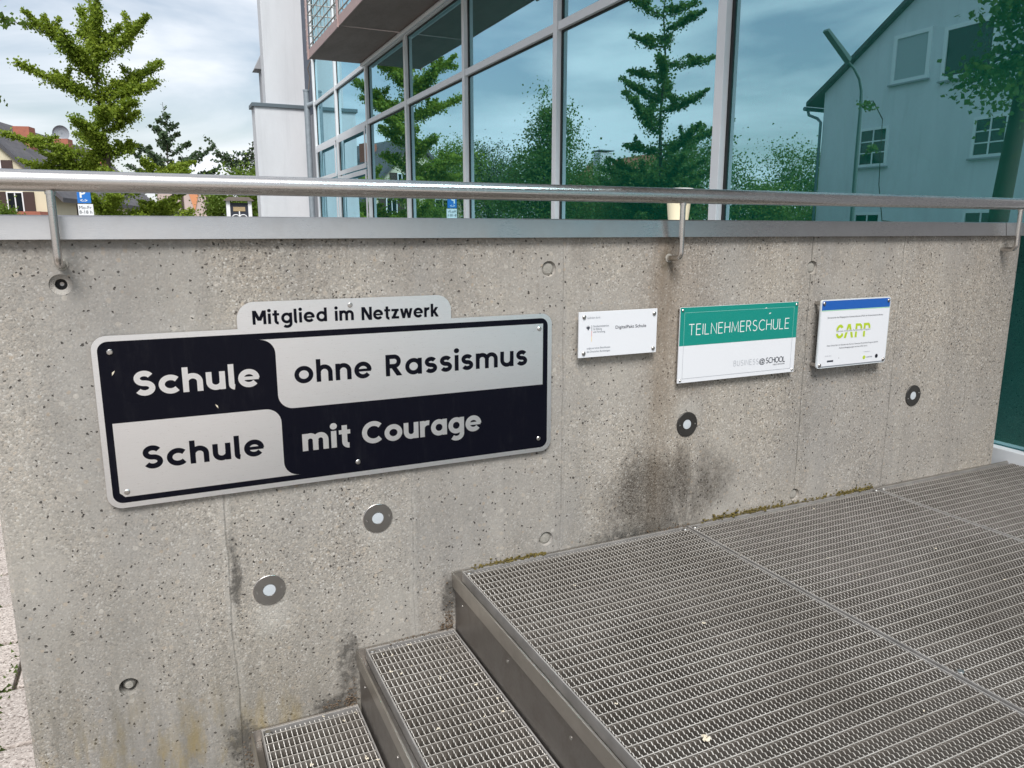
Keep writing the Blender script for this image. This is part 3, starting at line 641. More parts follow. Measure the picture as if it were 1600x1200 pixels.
# thin capitals drawn with strokes
THIN = {'T': [[(0, 1), (.62, 1)], [(.31, 1), (.31, 0)]], 'E': [[(.5, 1), (0, 1), (0, 0), (.5, 0)], [(0, .53), (.45, .53)]], 'I': [[(0, 0), (0, 1)]], 'L': [[(0, 1), (0, 0), (.48, 0)]],
        'N': [[(0, 0), (0, 1), (.62, 0), (.62, 1)]], 'H': [[(0, 0), (0, 1)], [(.60, 0), (.60, 1)], [(0, .53), (.60, .53)]], 'M': [[(0, 0), (.06, 1), (.40, .12), (.74, 1), (.80, 0)]],
        'R': [[(0, 0), (0, 1), (.28, 1)] + ELL(.28, .75, .22, .25, 90, -90) + [(0, .5)], [(.26, .5), (.54, 0)]], 'S': [ELL(.26, .76, .24, .24, 40, 265, 12) + ELL(.26, .25, .27, .25, 85, -145, 14)],
        'C': [ELL(.42, .5, .42, .5, 48, 312, 20)], 'U': [[(0, 1), (0, .28)] + ELL(.29, .28, .29, .28, 180, 360, 12) + [(.58, 1)]], 'B': [[(0, 0), (0, 1), (.26, 1)] + ELL(.26, .77, .2, .23, 90, -90, 8) + [(0, .54)], [(.26, .54)] + ELL(.28, .27, .25, .27, 90, -90, 8) + [(0, 0)]],
        'O': [ELL(.42, .5, .42, .5, 0, 360, 24)]}
def thin(txt, x0, x1, base, cap, wg, y, mat, parent):
    adv = [max(p[0] for s in THIN[c] for p in s) for c in txt]; tot = sum(adv); gap = ((x1 - x0) / cap - tot) / (len(txt) - 1); sc = 1.
    if gap < .12 or gap > .45: gap0 = .22; sc = ((x1 - x0) / cap - gap0 * (len(txt) - 1)) / tot; gap = gap0
    mb = MB(); pen = 0; lay = 0
    for c, a in zip(txt, adv):
        for s in THIN[c]:
            P = [Vector((p[0] * sc, p[1])) for p in s]; dy = y - .00003 * (lay % 6); lay += 1; n = len(P); b = len(mb.v)
            for i, p in enumerate(P):
                d0 = (P[i] - P[i - 1]).normalized() if i else (P[1] - P[0]).normalized(); d1 = (P[i + 1] - P[i]).normalized() if i < n - 1 else d0
                nn = Vector((-(d0 + d1).y, (d0 + d1).x)); nn = nn.normalized() if nn.length > 1e-5 else Vector((-d0.y, d0.x)); k = min(2., 1 / max(.3, nn.dot(Vector((-d0.y, d0.x)))))
                for q in (-1, 1): v = p + nn * (wg / 2 * q * k); mb.v.append((x0 + (pen + v.x) * cap, dy, base + v.y * cap))
            mb.f += [(b + 2 * i, b + 2 * i + 1, b + 2 * i + 3, b + 2 * i + 2) for i in range(n - 1)]
        pen += a * sc + gap
    return mb.build('lettering', mat, parent, smooth=False)
thin('TEILNEHMERSCHULE', 1.4115, 1.8040, -.3020, .0320, .075, yl, 'whiteprint', s2)
thin('BUSINESS', 1.5890, 1.6880, -.4080, .0165, .075, yl, 'palegrey', s2); thin('SCHOOL', 1.7190, 1.7980, -.4080, .0165, .14, yl, 'ink', s2)
at = text('@', 1.6910, -.4075, .0215, yl, 'ink', s2, x1=1.7145, bold=.01)
text('A BCG INITIATIVE', 1.7480, -.4170, .0062, yl, 'ink', s2, x1=1.7975)
for x in (PX0 + .0085, PX1 - .0085):
    for z in (PZ0 + .0085, PZ1 - .0085):
        MB().lathe_y(x, z, [(.0042, y2 - .0002), (.0040, y2 - .002), (.0024, y2 - .0036), (.0002, y2 - .004)], 18).build('screw_cap', 'screw', s2); MB().tube([(x, y2 + .003, z), (x, WY + .004, z)], .004, 10).build('standoff', 'ring', s2)
flat('scuff', chip(1.722, -.2505, .006, .1), yl - .0001, 'whiteprint', s2); flat('scuff', chip(1.705, -.2335, .005, .1), yl - .0001, 'whiteprint', s2)

# ---- partnership plaque on long standoffs
y3 = 1.765
s3 = thing('partnership_plaque', 'white plaque with a blue top band and lime green letters, rightmost of the plaques', 'sign', (2.07, WY, -.33))
PX0, PX1, PZ0, PZ1 = 1.9210, 2.2400, -.4405, -.2165
MB().prism(rrect(PX0, PZ0, PX1, PZ1, .010), 'y', y3, y3 + .006).build('plate', 'acryl', s3, .0008)
yy = y3 - .0003; mg = .0035
flat('printed_sheet', rrect(PX0 + mg, PZ0 + mg, PX1 - mg, PZ1 - mg, .007), yy, 'white', s3)
yl = yy - .0003
flat('blue_band', rrect(PX0 + mg, -.2500, PX1 - mg, PZ1 - mg, .007, (0, 0, 1, 1)), yl, 'blue', s3)
flat('green_line', [(PX0 + mg, -.2530), (PX1 - mg, -.2530), (PX1 - mg, -.2502), (PX0 + mg, -.2502)], yl, 'seagreen', s3)
flat('bottom_line', [(PX0 + mg + .006, PZ0 + mg), (PX1 - mg - .006, PZ0 + mg), (PX1 - mg, PZ0 + mg + .0035), (PX0 + mg, PZ0 + mg + .0035)], yl, 'greyink', s3)
text('Partnerschule des Pädagogischen Austauschdienstes (PAD) der Kultusministerkonferenz', 1.953, -.2775, .0075, yl, 'ink', s3, x1=2.208)
# four big letters built in two halves with the white strip between them
def halves(polys, x, cap, zb):
    mbh = MB()
    for poly in polys: b = len(mbh.v); mbh.v += [(x + p[0] * cap, yl - .00002 * (b % 5), zb + p[1] * cap) for p in poly]; mbh.f.append(tuple(range(b, b + len(poly))))
    return mbh
def ring_poly(cx, cy, rx, ry, t, a0, a1): return [ELL(cx, cy, rx, ry, a0 + (a1 - a0) * i / 10, a0 + (a1 - a0) * (i + 1) / 10, 1) + ELL(cx, cy, rx - t, ry - t, a0 + (a1 - a0) * (i + 1) / 10, a0 + (a1 - a0) * i / 10, 1) for i in range(10)]
cap = .0460; zb = -.3455
G = ring_poly(.36, .62, .36, .38, .2, 28, 180) + [[(.0, .58), (.2, .58), (.2, .62), (.0, .62)]] + ring_poly(.36, .36, .36, .36, .2, 180, 330) + [[(.50, .14), (.70, .14), (.70, .36), (.50, .36)]]
Al = [[(.20, .58), (.40, .58), (.52, 1), (.32, 1)], [(.52, .58), (.72, .58), (.60, 1), (.40, 1)], [(.0, 0), (.22, 0), (.36, .42), (.13, .42)], [(.72, 0), (.94, 0), (.82, .42), (.60, .42)]]
Pl = [[(0, .58), (.2, .58), (.2, 1), (0, 1)], [(.2, .82), (.42, .82), (.42, 1), (.2, 1)]] + ring_poly(.42, .64, .28, .36, .19, 90, -10) + [[(0, 0), (.2, 0), (.2, .42), (0, .42)]]
for polys, xx in ((G, 1.9965), (Al, 2.0325), (Pl, 2.0830), (Pl, 2.1210)): halves(polys, xx, cap, zb).build('big_letter', 'lime', s3, smooth=False)
text('German American Partnership Program', 1.9965, -.3235, .0078, yl - .0002, 'greyink', s3, x1=2.1540)
text('Diese Schule führt im Rahmen des German American Partnership Program jährlich', 1.960, -.3690, .0070, yl, 'ink', s3, x1=2.196); text('Austauschbegegnungen mit den USA durch.', 2.015, -.3790, .0070, yl, 'ink', s3, x1=2.147)
flat('logo', [(1.966, -.4215), (1.994, -.4215), (1.994, -.4155), (1.966, -.4155)], yl, 'ink', s3); flat('logo', chip(2.018, -.4105, .003, 1.5), yl, 'ink', s3)
text('Gefördert durch', 1.955, -.4020, .0045, yl, 'greyink', s3, x1=1.983); text('In Kooperation mit', 2.133, -.3985, .0045, yl, 'greyink', s3, x1=2.163)
MB().lathe_y(2.136, -.4165, [(.0065, yl), (.0045, yl - .0001)], 20).build('logo', 'lime', s3); text('GOETHE', 2.147, -.4185, .0065, yl, 'greyink', s3, x1=2.174, bold=.02)
MB().lathe_y(2.195, -.4155, [(.0070, yl), (.0055, yl - .0001)], 20).build('logo', 'ink', s3); MB().lathe_y(2.195, -.4155, [(.0035, yl - .0001), (.0002, yl - .0001)], 16).build('logo', 'ink', s3)
for x in (PX0 + .0115, PX1 - .0115):
    for z in (PZ0 + .0115, PZ1 - .0115):
        MB().lathe_y(x, z, [(.0060, y3 - .0004), (.0060, y3 - .003), (.0042, y3 - .0046), (.0002, y3 - .005)], 20).build('screw_cap', 'ring', s3); MB().tube([(x, y3 + .005, z), (x, WY + .004, z)], .0068, 16).build('standoff', 'rail', s3)

# ================================================================== stairs and platform
YA, YB = WY - .008, -.72      # wall side, open side
def grating(name, label, x0, x1, z, parent_thing):
    """steel grating between x0..x1 with its top at z"""
    fr = MB(); t_ = .0035; hgt = .030
    fr.box(x0, YB, z - hgt, x0 + t_, YA, z); fr.box(x1 - t_, YB, z - hgt, x1, YA, z); fr.box(x0 + t_, YA - t_, z - hgt, x1 - t_, YA, z); fr.box(x0 + t_, YB, z - hgt, x1 - t_, YB + t_, z)
    g = fr.build('grating', 'frame', parent_thing)
    mb = MB().box(x0 + t_, 0, z - .020, x1 - t_, .0022, z - .0008); first = None
    py = .0333; n = int((YA - YB - .02) / py)
    for i in range(n):
        yv = YA - .020 - (i + .2) * py
        if first is None:
            first = mb.build('cross_bar', 'grat', g); first.data.materials.append(M['bartop'])
            for pl in first.data.polygons: pl.material_index = 1 if pl.normal.z > .5 else 0
            first.location = (0, yv, 0); me = first.data
        else: o = link('cross_bar', me, g); o.location = (0, yv, 0)
    # serrated bars
    sb = MB(); tw = .0019; pitch = .0111; N = int((YA - YB - .008) / pitch); yb = YB + .004
    prof = []
    for k in range(N):
        y = yb + k * pitch; prof += [(y, 0.), (y + pitch * .25, -.0012), (y + pitch * .5, -.0032), (y + pitch * .75, -.0012)]
    b0 = 0
    for (y, dz) in prof: sb.v += [(0, y, z - .028), (0, y, z + dz), (tw, y, z + dz), (tw, y, z - .028)]
    for k in range(len(prof) - 1):
        a = 4 * k; sb.f += [(a, a + 4, a + 5, a + 1), (a + 1, a + 5, a + 6, a + 2), (a + 2, a + 6, a + 7, a + 3)]
    px = .0118; m = int((x1 - x0 - .016) / px); first = None; sx = (x1 - x0 - .016) / m
    for i in range(m + 1):
        xv = x0 + .008 + i * sx - tw / 2
        if first is None: first = sb.build('serrated_bar', 'grat', g, smooth=False); first.data.materials.append(M['bartop']); first.data.polygons.foreach_set('material_index', [1 if pl.normal.z > .5 else 0 for pl in first.data.polygons]); me2 = first.data; first.location = (xv, 0, 0)
        else: o = link('serrated_bar', me2, g); o.location = (xv, 0, 0)
    return g
def clip(x, y, z, parent):
    c = MB().lathe_z(x, y, [(.0001, z + .003), (.007, z + .003), (.008, z + .0015), (.008, z - .002)], 14).build('fixing_clip', 'screw', parent); return c
ZP = -.912
pf = thing('entrance_platform', 'wide steel grating landing in front of the glass entrance, its long edge along the wall', 'platform', (1.9, .5, -1.55))
for a, b in ((.690, 1.4435), (1.4535, 2.2885), (2.2985, 3.088)):
    g = grating('grating', None, a, b, ZP, pf); clip(a + .014, YA - .016, ZP, g); clip(b - .014, YA - .016, ZP, g); clip(a + .014, .9, ZP, g); clip(b - .014, .72, ZP, g)
MB().box(.661, YB, ZP - .040, .666, YA, ZP + .001).build('edge_angle', 'edge', pf, .0008)
MB().box(.6665, YB, ZP - .040, .6865, YA, ZP - .030).build('edge_ledge', 'riser', pf)
MB().box(.6685, YB, -1.12, .6715, YA, ZP - .0402).build('riser_plate', 'riser', pf)
MB().box(.6615, YA + .0005, ZP - .04, 3.088, YA + .0045, ZP + .0035).build('wall_angle', 'edge', pf)
for xb in (.80, 1.4485, 2.2935): MB().box(xb - .03, YB + .01, ZP - .13, xb + .03, YA - .01, ZP - .034).build('support_beam', 'riser', pf)
for xb in (1.4485, 2.2935): MB().box(xb - .0019, YB, ZP - .033, xb + .0019, YA, ZP - .0040).build('seam_bar', 'riser', pf)
for y in (1.55, 1.2, .85, .5): MB().lathe_y(0, 0, [(.004, 0), (.0002, -.001)], 10)
def rivets(parent, x, zc):
    for y in (1.74, 1.45, 1.15, .95, .6, .3):
        m_ = MB(); m_.tube([(x + .001, y, zc), (x - .0012, y, zc)], .0045, 12); m_.build('riser_bolt', 'screw', parent)
rivets(pf, .6685, -.985)
def tread(x0, x1, z, zlow, label, grp='grating stair treads'):
    t = thing('stair_tread', label, 'step', ((x0 + x1) / 2, .5, zlow), grp)
    g = grating('grating', None, x0 + .022, x1, z, t); clip(x0 + .036, YA - .016, z, g); clip(x0 + .036, 1.0, z, g)
    MB().box(x0 - .004, YB, z - .036, x0 + .001, YA, z + .001).build('edge_angle', 'edge', t, .0008)
    MB().box(x0 + .0015, YB, z - .036, x0 + .020, YA, z - .028).build('edge_ledge', 'riser', t)
    MB().box(x0 + .003, YB, zlow, x0 + .006, YA, z - .0362).build('riser_plate', 'riser', t)
    MB().box(x0, YA + .0005, z - .036, x1, YA + .0045, z + .0035).build('wall_angle', 'edge', t)
    rivets(t, x0 + .003, z - .075)
    return t
tread(.3945, .663, -1.076, -1.29, 'upper grating stair tread with pale blossom bits, right below the landing')
tread(.122, .3895, -1.231, -1.44, 'lower grating stair tread at the bottom edge of the picture')
tread(-.150, .117, -1.390, -1.55, 'lowest grating stair tread, just above the pavement')

# loose bits on the gratings
def bits(n, xr, yr, z, smin, smax, name, mat, label, cat):
    mb = MB()
    for k in range(n):
        x, y = rnd.uniform(*xr), rnd.uniform(*yr); s_ = rnd.uniform(smin, smax)
        for j in range(rnd.choice((2, 3, 4))):
            dx, dy = rnd.gauss(0, s_ * .5), rnd.gauss(0, s_ * .5); a = rnd.random() * 6.28; b = len(mb.v)
            for i in range(5): mb.v.append((x + dx + s_ * .6 * math.cos(a + i * 1.2566) * rnd.uniform(.5, 1), y + dy + s_ * .6 * math.sin(a + i * 1.2566) * rnd.uniform(.5, 1), z + .001 + rnd.random() * s_ * .6))
            mb.v.append((x + dx, y + dy, z + .002 + s_ * .5)); mb.f += [(b + i, b + (i + 1) % 5, b + 5) for i in range(5)]
    return tag(mb.build(name, mat, smooth=False), label, cat, kind='stuff')
bits(22, (.72, 3.0), (.75, 1.78), ZP, .002, .005, 'fallen_blossoms', 'blossom', 'pale blossom bits scattered over the landing grating', 'blossoms')
bits(20, (.43, .65), (1.2, 1.78), -1.076, .002, .0055, 'fallen_blossoms', 'blossom', 'pale blossom bits scattered over the upper stair tread', 'blossoms')
bits(14, (.15, .38), (1.4, 1.78), -1.231, .002, .006, 'fallen_blossoms', 'blossom', 'pale blossom bits scattered over the lower stair tread', 'blossoms')
sc_ = MB()
for k in range(11):
    a = k * .6; cx, cy = .838 + .004 * math.cos(a) + rnd.gauss(0, .0015), .954 + .005 * math.sin(a) + rnd.gauss(0, .0015); b = len(sc_.v)
    for i in range(6): sc_.v.append((cx + .0045 * math.cos(i * 1.05) * rnd.uniform(.5, 1), cy + .0045 * math.sin(i * 1.05) * rnd.uniform(.5, 1), ZP + .001 + rnd.random() * .006))
    sc_.v.append((cx, cy, ZP + .009)); sc_.f += [(b + i, b + (i + 1) % 6, b + 6) for i in range(6)]
tag(sc_.build('paper_scrap', 'blossom', smooth=False), 'crumpled white scrap lying on the landing grating near its front edge', 'scrap')
def clumps(name, mat, label, segs, n, s0, s1):
    mb = MB()
    for k in range(n):
        (xa, xb, z, hh) = rnd.choice(segs); x = rnd.uniform(xa, xb); y = WY - abs(rnd.gauss(0, .004)) - .001; s_ = rnd.uniform(s0, s1); zz = z + abs(rnd.gauss(0, hh)); b = len(mb.v)
        for i in range(5): a = i * 1.2566 + rnd.random(); mb.v.append((x + s_ * math.cos(a), y - s_ * .3 * rnd.random(), zz + s_ * .7 * math.sin(a)))
        mb.v.append((x, y - s_ * .9, zz + s_ * .2)); mb.f += [(b + i, b + (i + 1) % 5, b + 5) for i in range(5)]
    return tag(mb.build(name, mat, smooth=False), label, 'moss', kind='stuff')
clumps('moss', 'moss', 'brown and yellow moss in the gap between landing grating and wall', [(1.50, 2.25, ZP + .001, .006), (1.55, 1.85, ZP + .002, .008), (2.1, 2.28, ZP, .006), (.72, .95, ZP, .005)], 900, .002, .006)
clumps('leaf_litter', 'litter', 'rotting leaf litter wedged along the wall beside the treads', [(.62, .66, -1.076, .02), (.64, .662, -1.07, .04), (.46, .60, -1.076, .002), (.36, .39, -1.231, .03), (.30, .39, -1.22, .008), (.1, .125, -1.38, .06), (1.30, 1.46, ZP, .006)], 420, .0012, .0038)

# ================================================================== cup on the coping
cp = thing('paper_cup', 'white disposable cup standing on the coping behind the handrail', 'cup', (1.465, 1.925, .0295))
MB().lathe_z(1.465, 1.925, [(.0001, .0300), (.0300, .0300), (.0305, .034), (.0372, .098), (.0360, .098), (.0292, .034)], 36).build('cup_body', 'cream2', cp)
MB().lathe_z(1.465, 1.925, [(.0374, .0975), (.0392, .0985), (.0415, .1235), (.0430, .1250), (.0415, .1268), (.0395, .1240), (.0366, .099)], 36).build('cup_rim', 'cup', cp)

# ================================================================== school building: glass facade along x = FX
FX = 3.10
sb = thing('school_building', 'modern school building with a green tinted glass facade, white block and steel walkway', 'building', (5.5, 9, -1.55))
ys = [-6.4, -4.4, -2.4, -.36, 1.66, 3.69, 5.71, 7.71, 9.72, 11.67, 13.74, 15.62]
zt = [ZP - .002, 1.60, 2.42, 3.28, 5.6, 8.3]
for i in range(len(ys) - 1):
    for k in range(len(zt) - 1):
        if i == 3 and k < 2: MB().box(FX - .01, ys[i] + .06, zt[k] + .06, FX + .012, ys[i + 1] - .06, zt[k + 1] - .04).build('door_panel', 'greyface', sb); continue
        pn = MB().box(FX + .006, ys[i] + .006, zt[k] + .004, FX + .012, ys[i + 1] - .006, zt[k + 1] - .004); ta, tb = rnd.uniform(-.0022, .0022), rnd.uniform(-.0018, .0018)
        pn.v = [(x + ta * (y - ys[i]) / 2 + tb * (z - zt[k]) / 2.5, y, z) for x, y, z in pn.v]; pn.build('pane', 'glass', sb)
for i, y in enumerate(ys):
    wd = .036 if y < 4 else .034
    MB().box(FX - .045, y - wd, zt[0] - .62, FX - .002, y + wd, 8.35).build('mullion', 'mull', sb, .003)
    MB().box(FX - .0018, y - wd - .020, zt[0], FX + .035, y + wd + .020, 8.3).build('gasket', 'gasket', sb)
for k, z in enumerate(zt):
    for i in range(len(ys) - 1):
        hh = .032
        if k == 0: continue
        MB().box(FX - .036, ys[i] + .0362, z - hh, FX - .003, ys[i + 1] - .0362, z + hh).build('transom', 'mull', sb, .003)
        MB().box(FX - .0028, ys[i] + .056, z - hh - .014, FX + .030, ys[i + 1] - .056, z + hh + .006).build('gasket', 'gasket', sb)
for i in range(len(ys) - 1):
    MB().box(FX - .050, ys[i] + .0362, ZP - .62, FX - .004, ys[i + 1] - .0362, ZP + .045).build('base_rail', 'mull', sb, .003)
# opening lights in the two far bays: inner frames and mid rails
for (ya, yb) in ((11.70, 13.71), (13.78, 15.59)):
    fr = MB(); t_ = .07; xa, xb = FX - .055, FX - .0465
    for (z0_, z1_) in ((ZP + .06, .93), (.95, 1.565)):
        fr.box(xa, ya + .04, z0_, xb, yb - .04, z0_ + t_); fr.box(xa, ya + .04, z1_ - t_, xb, yb - .04, z1_); fr.box(xa, ya + .04, z0_ + t_, xb, ya + .04 + t_, z1_ - t_); fr.box(xa, yb - .04 - t_, z0_ + t_, xb, yb - .04, z1_ - t_)
    fr.build('window_frame', 'mull', sb)
# interior
MB().box(FX + .35, -6.4, ZP - .20, 14, 15.6, ZP - .004).build('floor', 'floor', sb); MB().box(FX + .02, -6.4, 2.45, 14, 15.6, 2.75).build('floor_slab', 'intwall', sb)
MB().box(9.0, -6.4, ZP, 9.15, 15.6, 2.44).build('inner_wall', 'intwall', sb)
MB().box(FX + .02, -6.4, 8.30, 14, 15.6, 8.55).build('roof', 'cap', sb); MB().box(FX + .02, 15.60, -1.55, 14, 15.75, 8.3).build('end_wall', 'render', sb); MB().box(FX + .02, -6.55, -1.55, 14, -6.41, 8.3).build('end_wall', 'render', sb)
MB().box(9.0, -6.4, 2.76, 9.15, 15.6, 8.29).build('inner_wall', 'intwall', sb)
for y in (1.0, 5.0, 9.0, 13.): MB().tube([(4.6, y, ZP), (4.6, y, 2.44)], .14, 20).build('column', 'render', sb)
# white block at the far end
BY = 16.65
MB().box(2.085, BY, -1.55, 3.6, BY + .5, 2.46).build('low_block', 'render', sb); MB().box(2.035, BY - .035, 2.461, 3.30, BY + .52, 2.535).build('block_cap', 'cap', sb, .005)
MB().box(2.32, BY + .04, 2.536, 3.11, BY + .45, 8.8).build('upper_block', 'render', sb)
MB().box(3.1102, BY + .02, 2.536, 3.20, BY + .45, 8.8).build('corner_trim', 'bluetrim', sb); MB().box(3.2002, BY + .08, 2.536, 3.9, BY + 4.4, 8.8).build('slate_panel', 'bluepanel', sb)
MB().box(3.11, 15.76, 2.3, 3.9, BY + .079, 8.8).build('slate_panel', 'bluepanel', sb)
MB().box(3.11, 15.76, -1.55, 3.9, BY - .001, 2.29).build('recess_wall', 'greyface', sb)
MB().box(2.565, BY + 2.4, -1.5, 3.3, BY + 2.7, 3.75).build('rear_block', 'greyface', sb)
MB().prism([(2.43, 3.62), (2.9, 3.62), (2.9, 4.15), (2.70, 4.15)], 'y', BY + 2.3, BY + 2.8).build('balcony_slab', 'greyface', sb)
# downpipe
dp = MB().tube([(2.985, 15.9, -1.5), (2.985, 15.9, 2.62), (2.985, 15.9, 2.70)], .058, 18).build('downpipe', 'zinc', sb)
MB().tube([(2.985, 15.9, 2.69), (2.985, 15.9, 2.72)], .066, 18).build('pipe_socket', 'zinc', dp)
MB().tube([(3.0, 15.86, 2.42), (3.20, 15.70, 2.50)], .05, 14).build('pipe_branch', 'zinc', dp)
MB().tube([(3.03, 15.9, 2.72), (3.06, 15.85, 2.95), (3.02, 15.82, 3.10), (3.09, 15.7, 3.3)], .012, 8).build('cable', 'kioskroof', dp)
# walkway with soffit boards, posts and lattice
wx0 = 2.262; wz = 2.44
for a, b in ((-6.3, -4.32), (-4.3, -2.32), (-2.3, -.32), (-.3, 1.70), (1.72, 3.7), (3.72, 5.72), (5.74, 7.76), (7.78, 9.76), (9.78, 11.72)): MB().box(wx0 + .015, a, wz, FX - .047, b, wz + .02).build('soffit_board', 'soffit', sb)
ag = MB(); ag.prism([(wx0, wz - .004), (wx0 + .012, wz - .004), (wx0 + .012, wz + .11), (wx0, wz + .11)], 'y', -6.3, 11.74); ag.build('edge_beam', 'pinksteel', sb)
MB().box(wx0 + .0125, 11.725, wz - .004, FX - .047, 11.737, wz + .09).build('edge_beam', 'pinksteel', sb)
MB().tube([(FX - .075, -6.3, wz - .03), (FX - .075, 11.7, wz - .03)], .026, 14).build('round_rail', 'mull', sb)
for y in (1.75, 3.71, 5.73, 7.77, 9.77, 11.70):
    MB().box(wx0 - .02, y - .008, wz - .02, wx0 - .001, y + .052, wz + 1.25).build('railing_post', 'pinksteel', sb)
    for kk in range(8): MB().tube([(wx0 - .0205, y + .022, wz + .08 + kk * .15), (wx0 - .026, y + .022, wz + .08 + kk * .15)], .011, 8).build('post_bolt', 'rod', sb)
rodm = None
for kk in range(8):
    z = wz + .16 + kk * .14
    MB().tube([(wx0 + .006, -6.3, z), (wx0 + .006, 11.72, z)], .009, 6).build('railing_rod', 'rod', sb); MB().tube([(wx0, 11.72, z), (FX - .05, 11.72, z)], .009, 6).build('railing_rod', 'rod', sb)
for kk in range(46):
    y = 1.95 + kk * .2125; MB().tube([(wx0 + .018, y, wz + .02), (wx0 + .018, y, wz + 1.22)], .006, 6).build('railing_rod', 'rod', sb)
MB().tube([(wx0 + .08, 10.1, wz + .02), (wx0 + .08, 10.1, wz + 1.2)], .03, 10).build('conduit', 'whitetrim', sb)

# interior things
def yrail(pts, label):
    o = MB().tube(pts, .022, 10).build('stair_handrail', 'yellow'); tag(o, label, 'handrail', 'yellow handrails inside the glass hall'); return o
yrail([(4.5, 3.15, .55), (4.5, 2.3, 1.25)], 'lower yellow handrail rising behind the glass at the right'); yrail([(4.6, 2.90, .42), (4.6, 2.2, .95)], 'upper yellow handrail rising behind the glass at the right')
stn = thing('display_stand', 'slim metal stand on a round foot behind the glass, past the end of the wall', 'stand', (3.75, 2.12, ZP))
MB().tube([(3.75, 2.12, ZP + .01), (3.75, 2.12, .1)], .014, 10).build('post', 'rail', stn); MB().lathe_z(3.75, 2.12, [(.15, ZP + .001), (.15, ZP + .012), (.02, ZP + .02)], 24).build('foot', 'rail', stn)
MB().tube([(3.75, 2.12, -.25), (3.70, 1.95, -.02)], .010, 8).build('arm', 'rail', stn)
mt = MB().box(3.4, 1.6, ZP, 4.6, 3.0, ZP + .015).build('door_mat', 'gasket'); tag(mt, 'black door mat on the hall floor behind the glass', 'mat')

# ================================================================== foliage
def leaf_mesh(name, C, size, aspect=1., flat_=0.):
    n = len(C); a = nr.normal(size=(n, 3)); a[:, 2] *= (1 - flat_); a /= np.linalg.norm(a, axis=1)[:, None]
    b = nr.normal(size=(n, 3)); b -= a * (a * b).sum(1)[:, None]; b /= np.linalg.norm(b, axis=1)[:, None]
    s = size * (.4 + 1.1 * nr.beta(2, 3, (n, 1))); u = a * s * .5; v = b * s * .5 * aspect; nrm = np.cross(a, b) * s * .12
    V = np.stack([C - u + nrm, C - v * .9, C + u + nrm, C + v], 1).reshape(-1, 3)
    me = bpy.data.meshes.new(name); me.vertices.add(4 * n); me.vertices.foreach_set('co', V.astype(np.float32).ravel())
    me.loops.add(4 * n); me.loops.foreach_set('vertex_index', np.arange(4 * n, dtype=np.int32)); me.polygons.add(n)
    me.polygons.foreach_set('loop_start', np.arange(0, 4 * n, 4, dtype=np.int32)); me.polygons.foreach_set('loop_total', np.full(n, 4, np.int32)); me.update(); return me
def ginkgo(label, bx, by, z0, ztop, branches, leaf, dens, mat='ginkgo', group=None, name='ginkgo_tree', thick=.17, trunk_r=.09):
    """branches: (z at trunk, dx, dy, z at tip)"""
    t = thing(name, label, 'tree', (bx, by, z0), group); base = Vector((bx, by, z0))
    n = 14; tp = [(bx + .05 * math.sin(i * 1.3), by + .05 * math.cos(i * 1.7), z0 + (ztop - z0) * i / (n - 1)) for i in range(n)]
    MB().tube(tp, [trunk_r * (1 - .88 * i / (n - 1)) for i in range(n)], 10).build('trunk', 'bark', t)
    lm = MB(); C = []
    for (zb, dx, dy, ze) in branches:
        A = np.array([bx, by, zb]); B = np.array([bx + dx, by + dy, ze]); Lh = np.linalg.norm(B - A); mid = (A + B) / 2 + np.array([0, 0, -.08 * Lh]) + nr.normal(0, .04 * Lh, 3)
        pts = [(1 - s) ** 2 * A + 2 * s * (1 - s) * mid + s * s * B for s in np.linspace(0, 1, 7)]
        lm.tube([tuple(p) for p in pts], [trunk_r * .34 * (1 - .85 * s) + .004 for s in np.linspace(0, 1, 7)], 5)
        k = int(dens * Lh)
        for _ in range(k):
            s = nr.uniform(.10, 1.03); p = (1 - s) ** 2 * A + 2 * s * (1 - s) * mid + s * s * B
            r = thick * (1.25 - .75 * s) * (1 + .45 * math.sin(s * 17 + zb * 5)); C.append(p + nr.normal(0, 1, 3) * np.array([r, r, r * .62]))
        for q in range(3):      # side shoots
            s = nr.uniform(.35, .8); p = (1 - s) ** 2 * A + 2 * s * (1 - s) * mid + s * s * B; d = nr.normal(0, 1, 3); d[2] = abs(d[2]) * .5 + .2; d *= .26 * Lh / np.linalg.norm(d)
            for _ in range(k // 7): u = nr.uniform(0, 1); C.append(p + d * u + nr.normal(0, 1, 3) * thick * .55 * (1.1 - .6 * u))
    for _ in range(int(dens * 1.0)):
        s = nr.uniform(.3, 1.0); C.append(np.array([bx, by, z0 + (ztop - z0) * s]) + nr.normal(0, 1, 3) * thick * .75)
    lm.build('limbs', 'bark', t); C = np.array(C) - np.array(base); me = leaf_mesh('crown', C, leaf); o = link('crown', me, t, M[mat]); return t
s_ = .9375; ybA = 22.5
trunkx = -.95 * s_
tips = [(4.25, -2.38, 5.33), (4.35, .33, 5.44), (3.45, -2.71, 4.2), (3.7, .59, 4.60), (3.4, .45, 4.0), (2.6, -.07, 3.19), (2.35, -1.56, 2.86), (1.9, -3.19, 2.45), (1.5, -2.98, 1.85), (1.6, -2.5, 2.1), (1.35, 1.20, 1.95), (1.0, 1.0, 1.6), (-.1, .76, .75), (.3, .95, 1.1), (4.3, -.75, 5.9), (4.5, -1.2, 5.75), (3.9, -1.6, 4.9), (.3, -1.4, 1.0), (3.5, -1.9, 3.9), (3.0, -.15, 3.4), (2.0, -.25, 2.4), (2.1, -1.6, 2.6), (3.6, .3, 3.85), (4.6, -.3, 5.3), (4.0, -1.7, 4.7), (-.4, -.2, .4), (-.5, .6, .2), (-.9, .3, -.1), (-.7, 1.0, .5)]
br = [(z0_ * s_, (x + .95) * s_, nr.uniform(-.9, .9), z1_ * s_) for z0_, x, z1_ in tips]
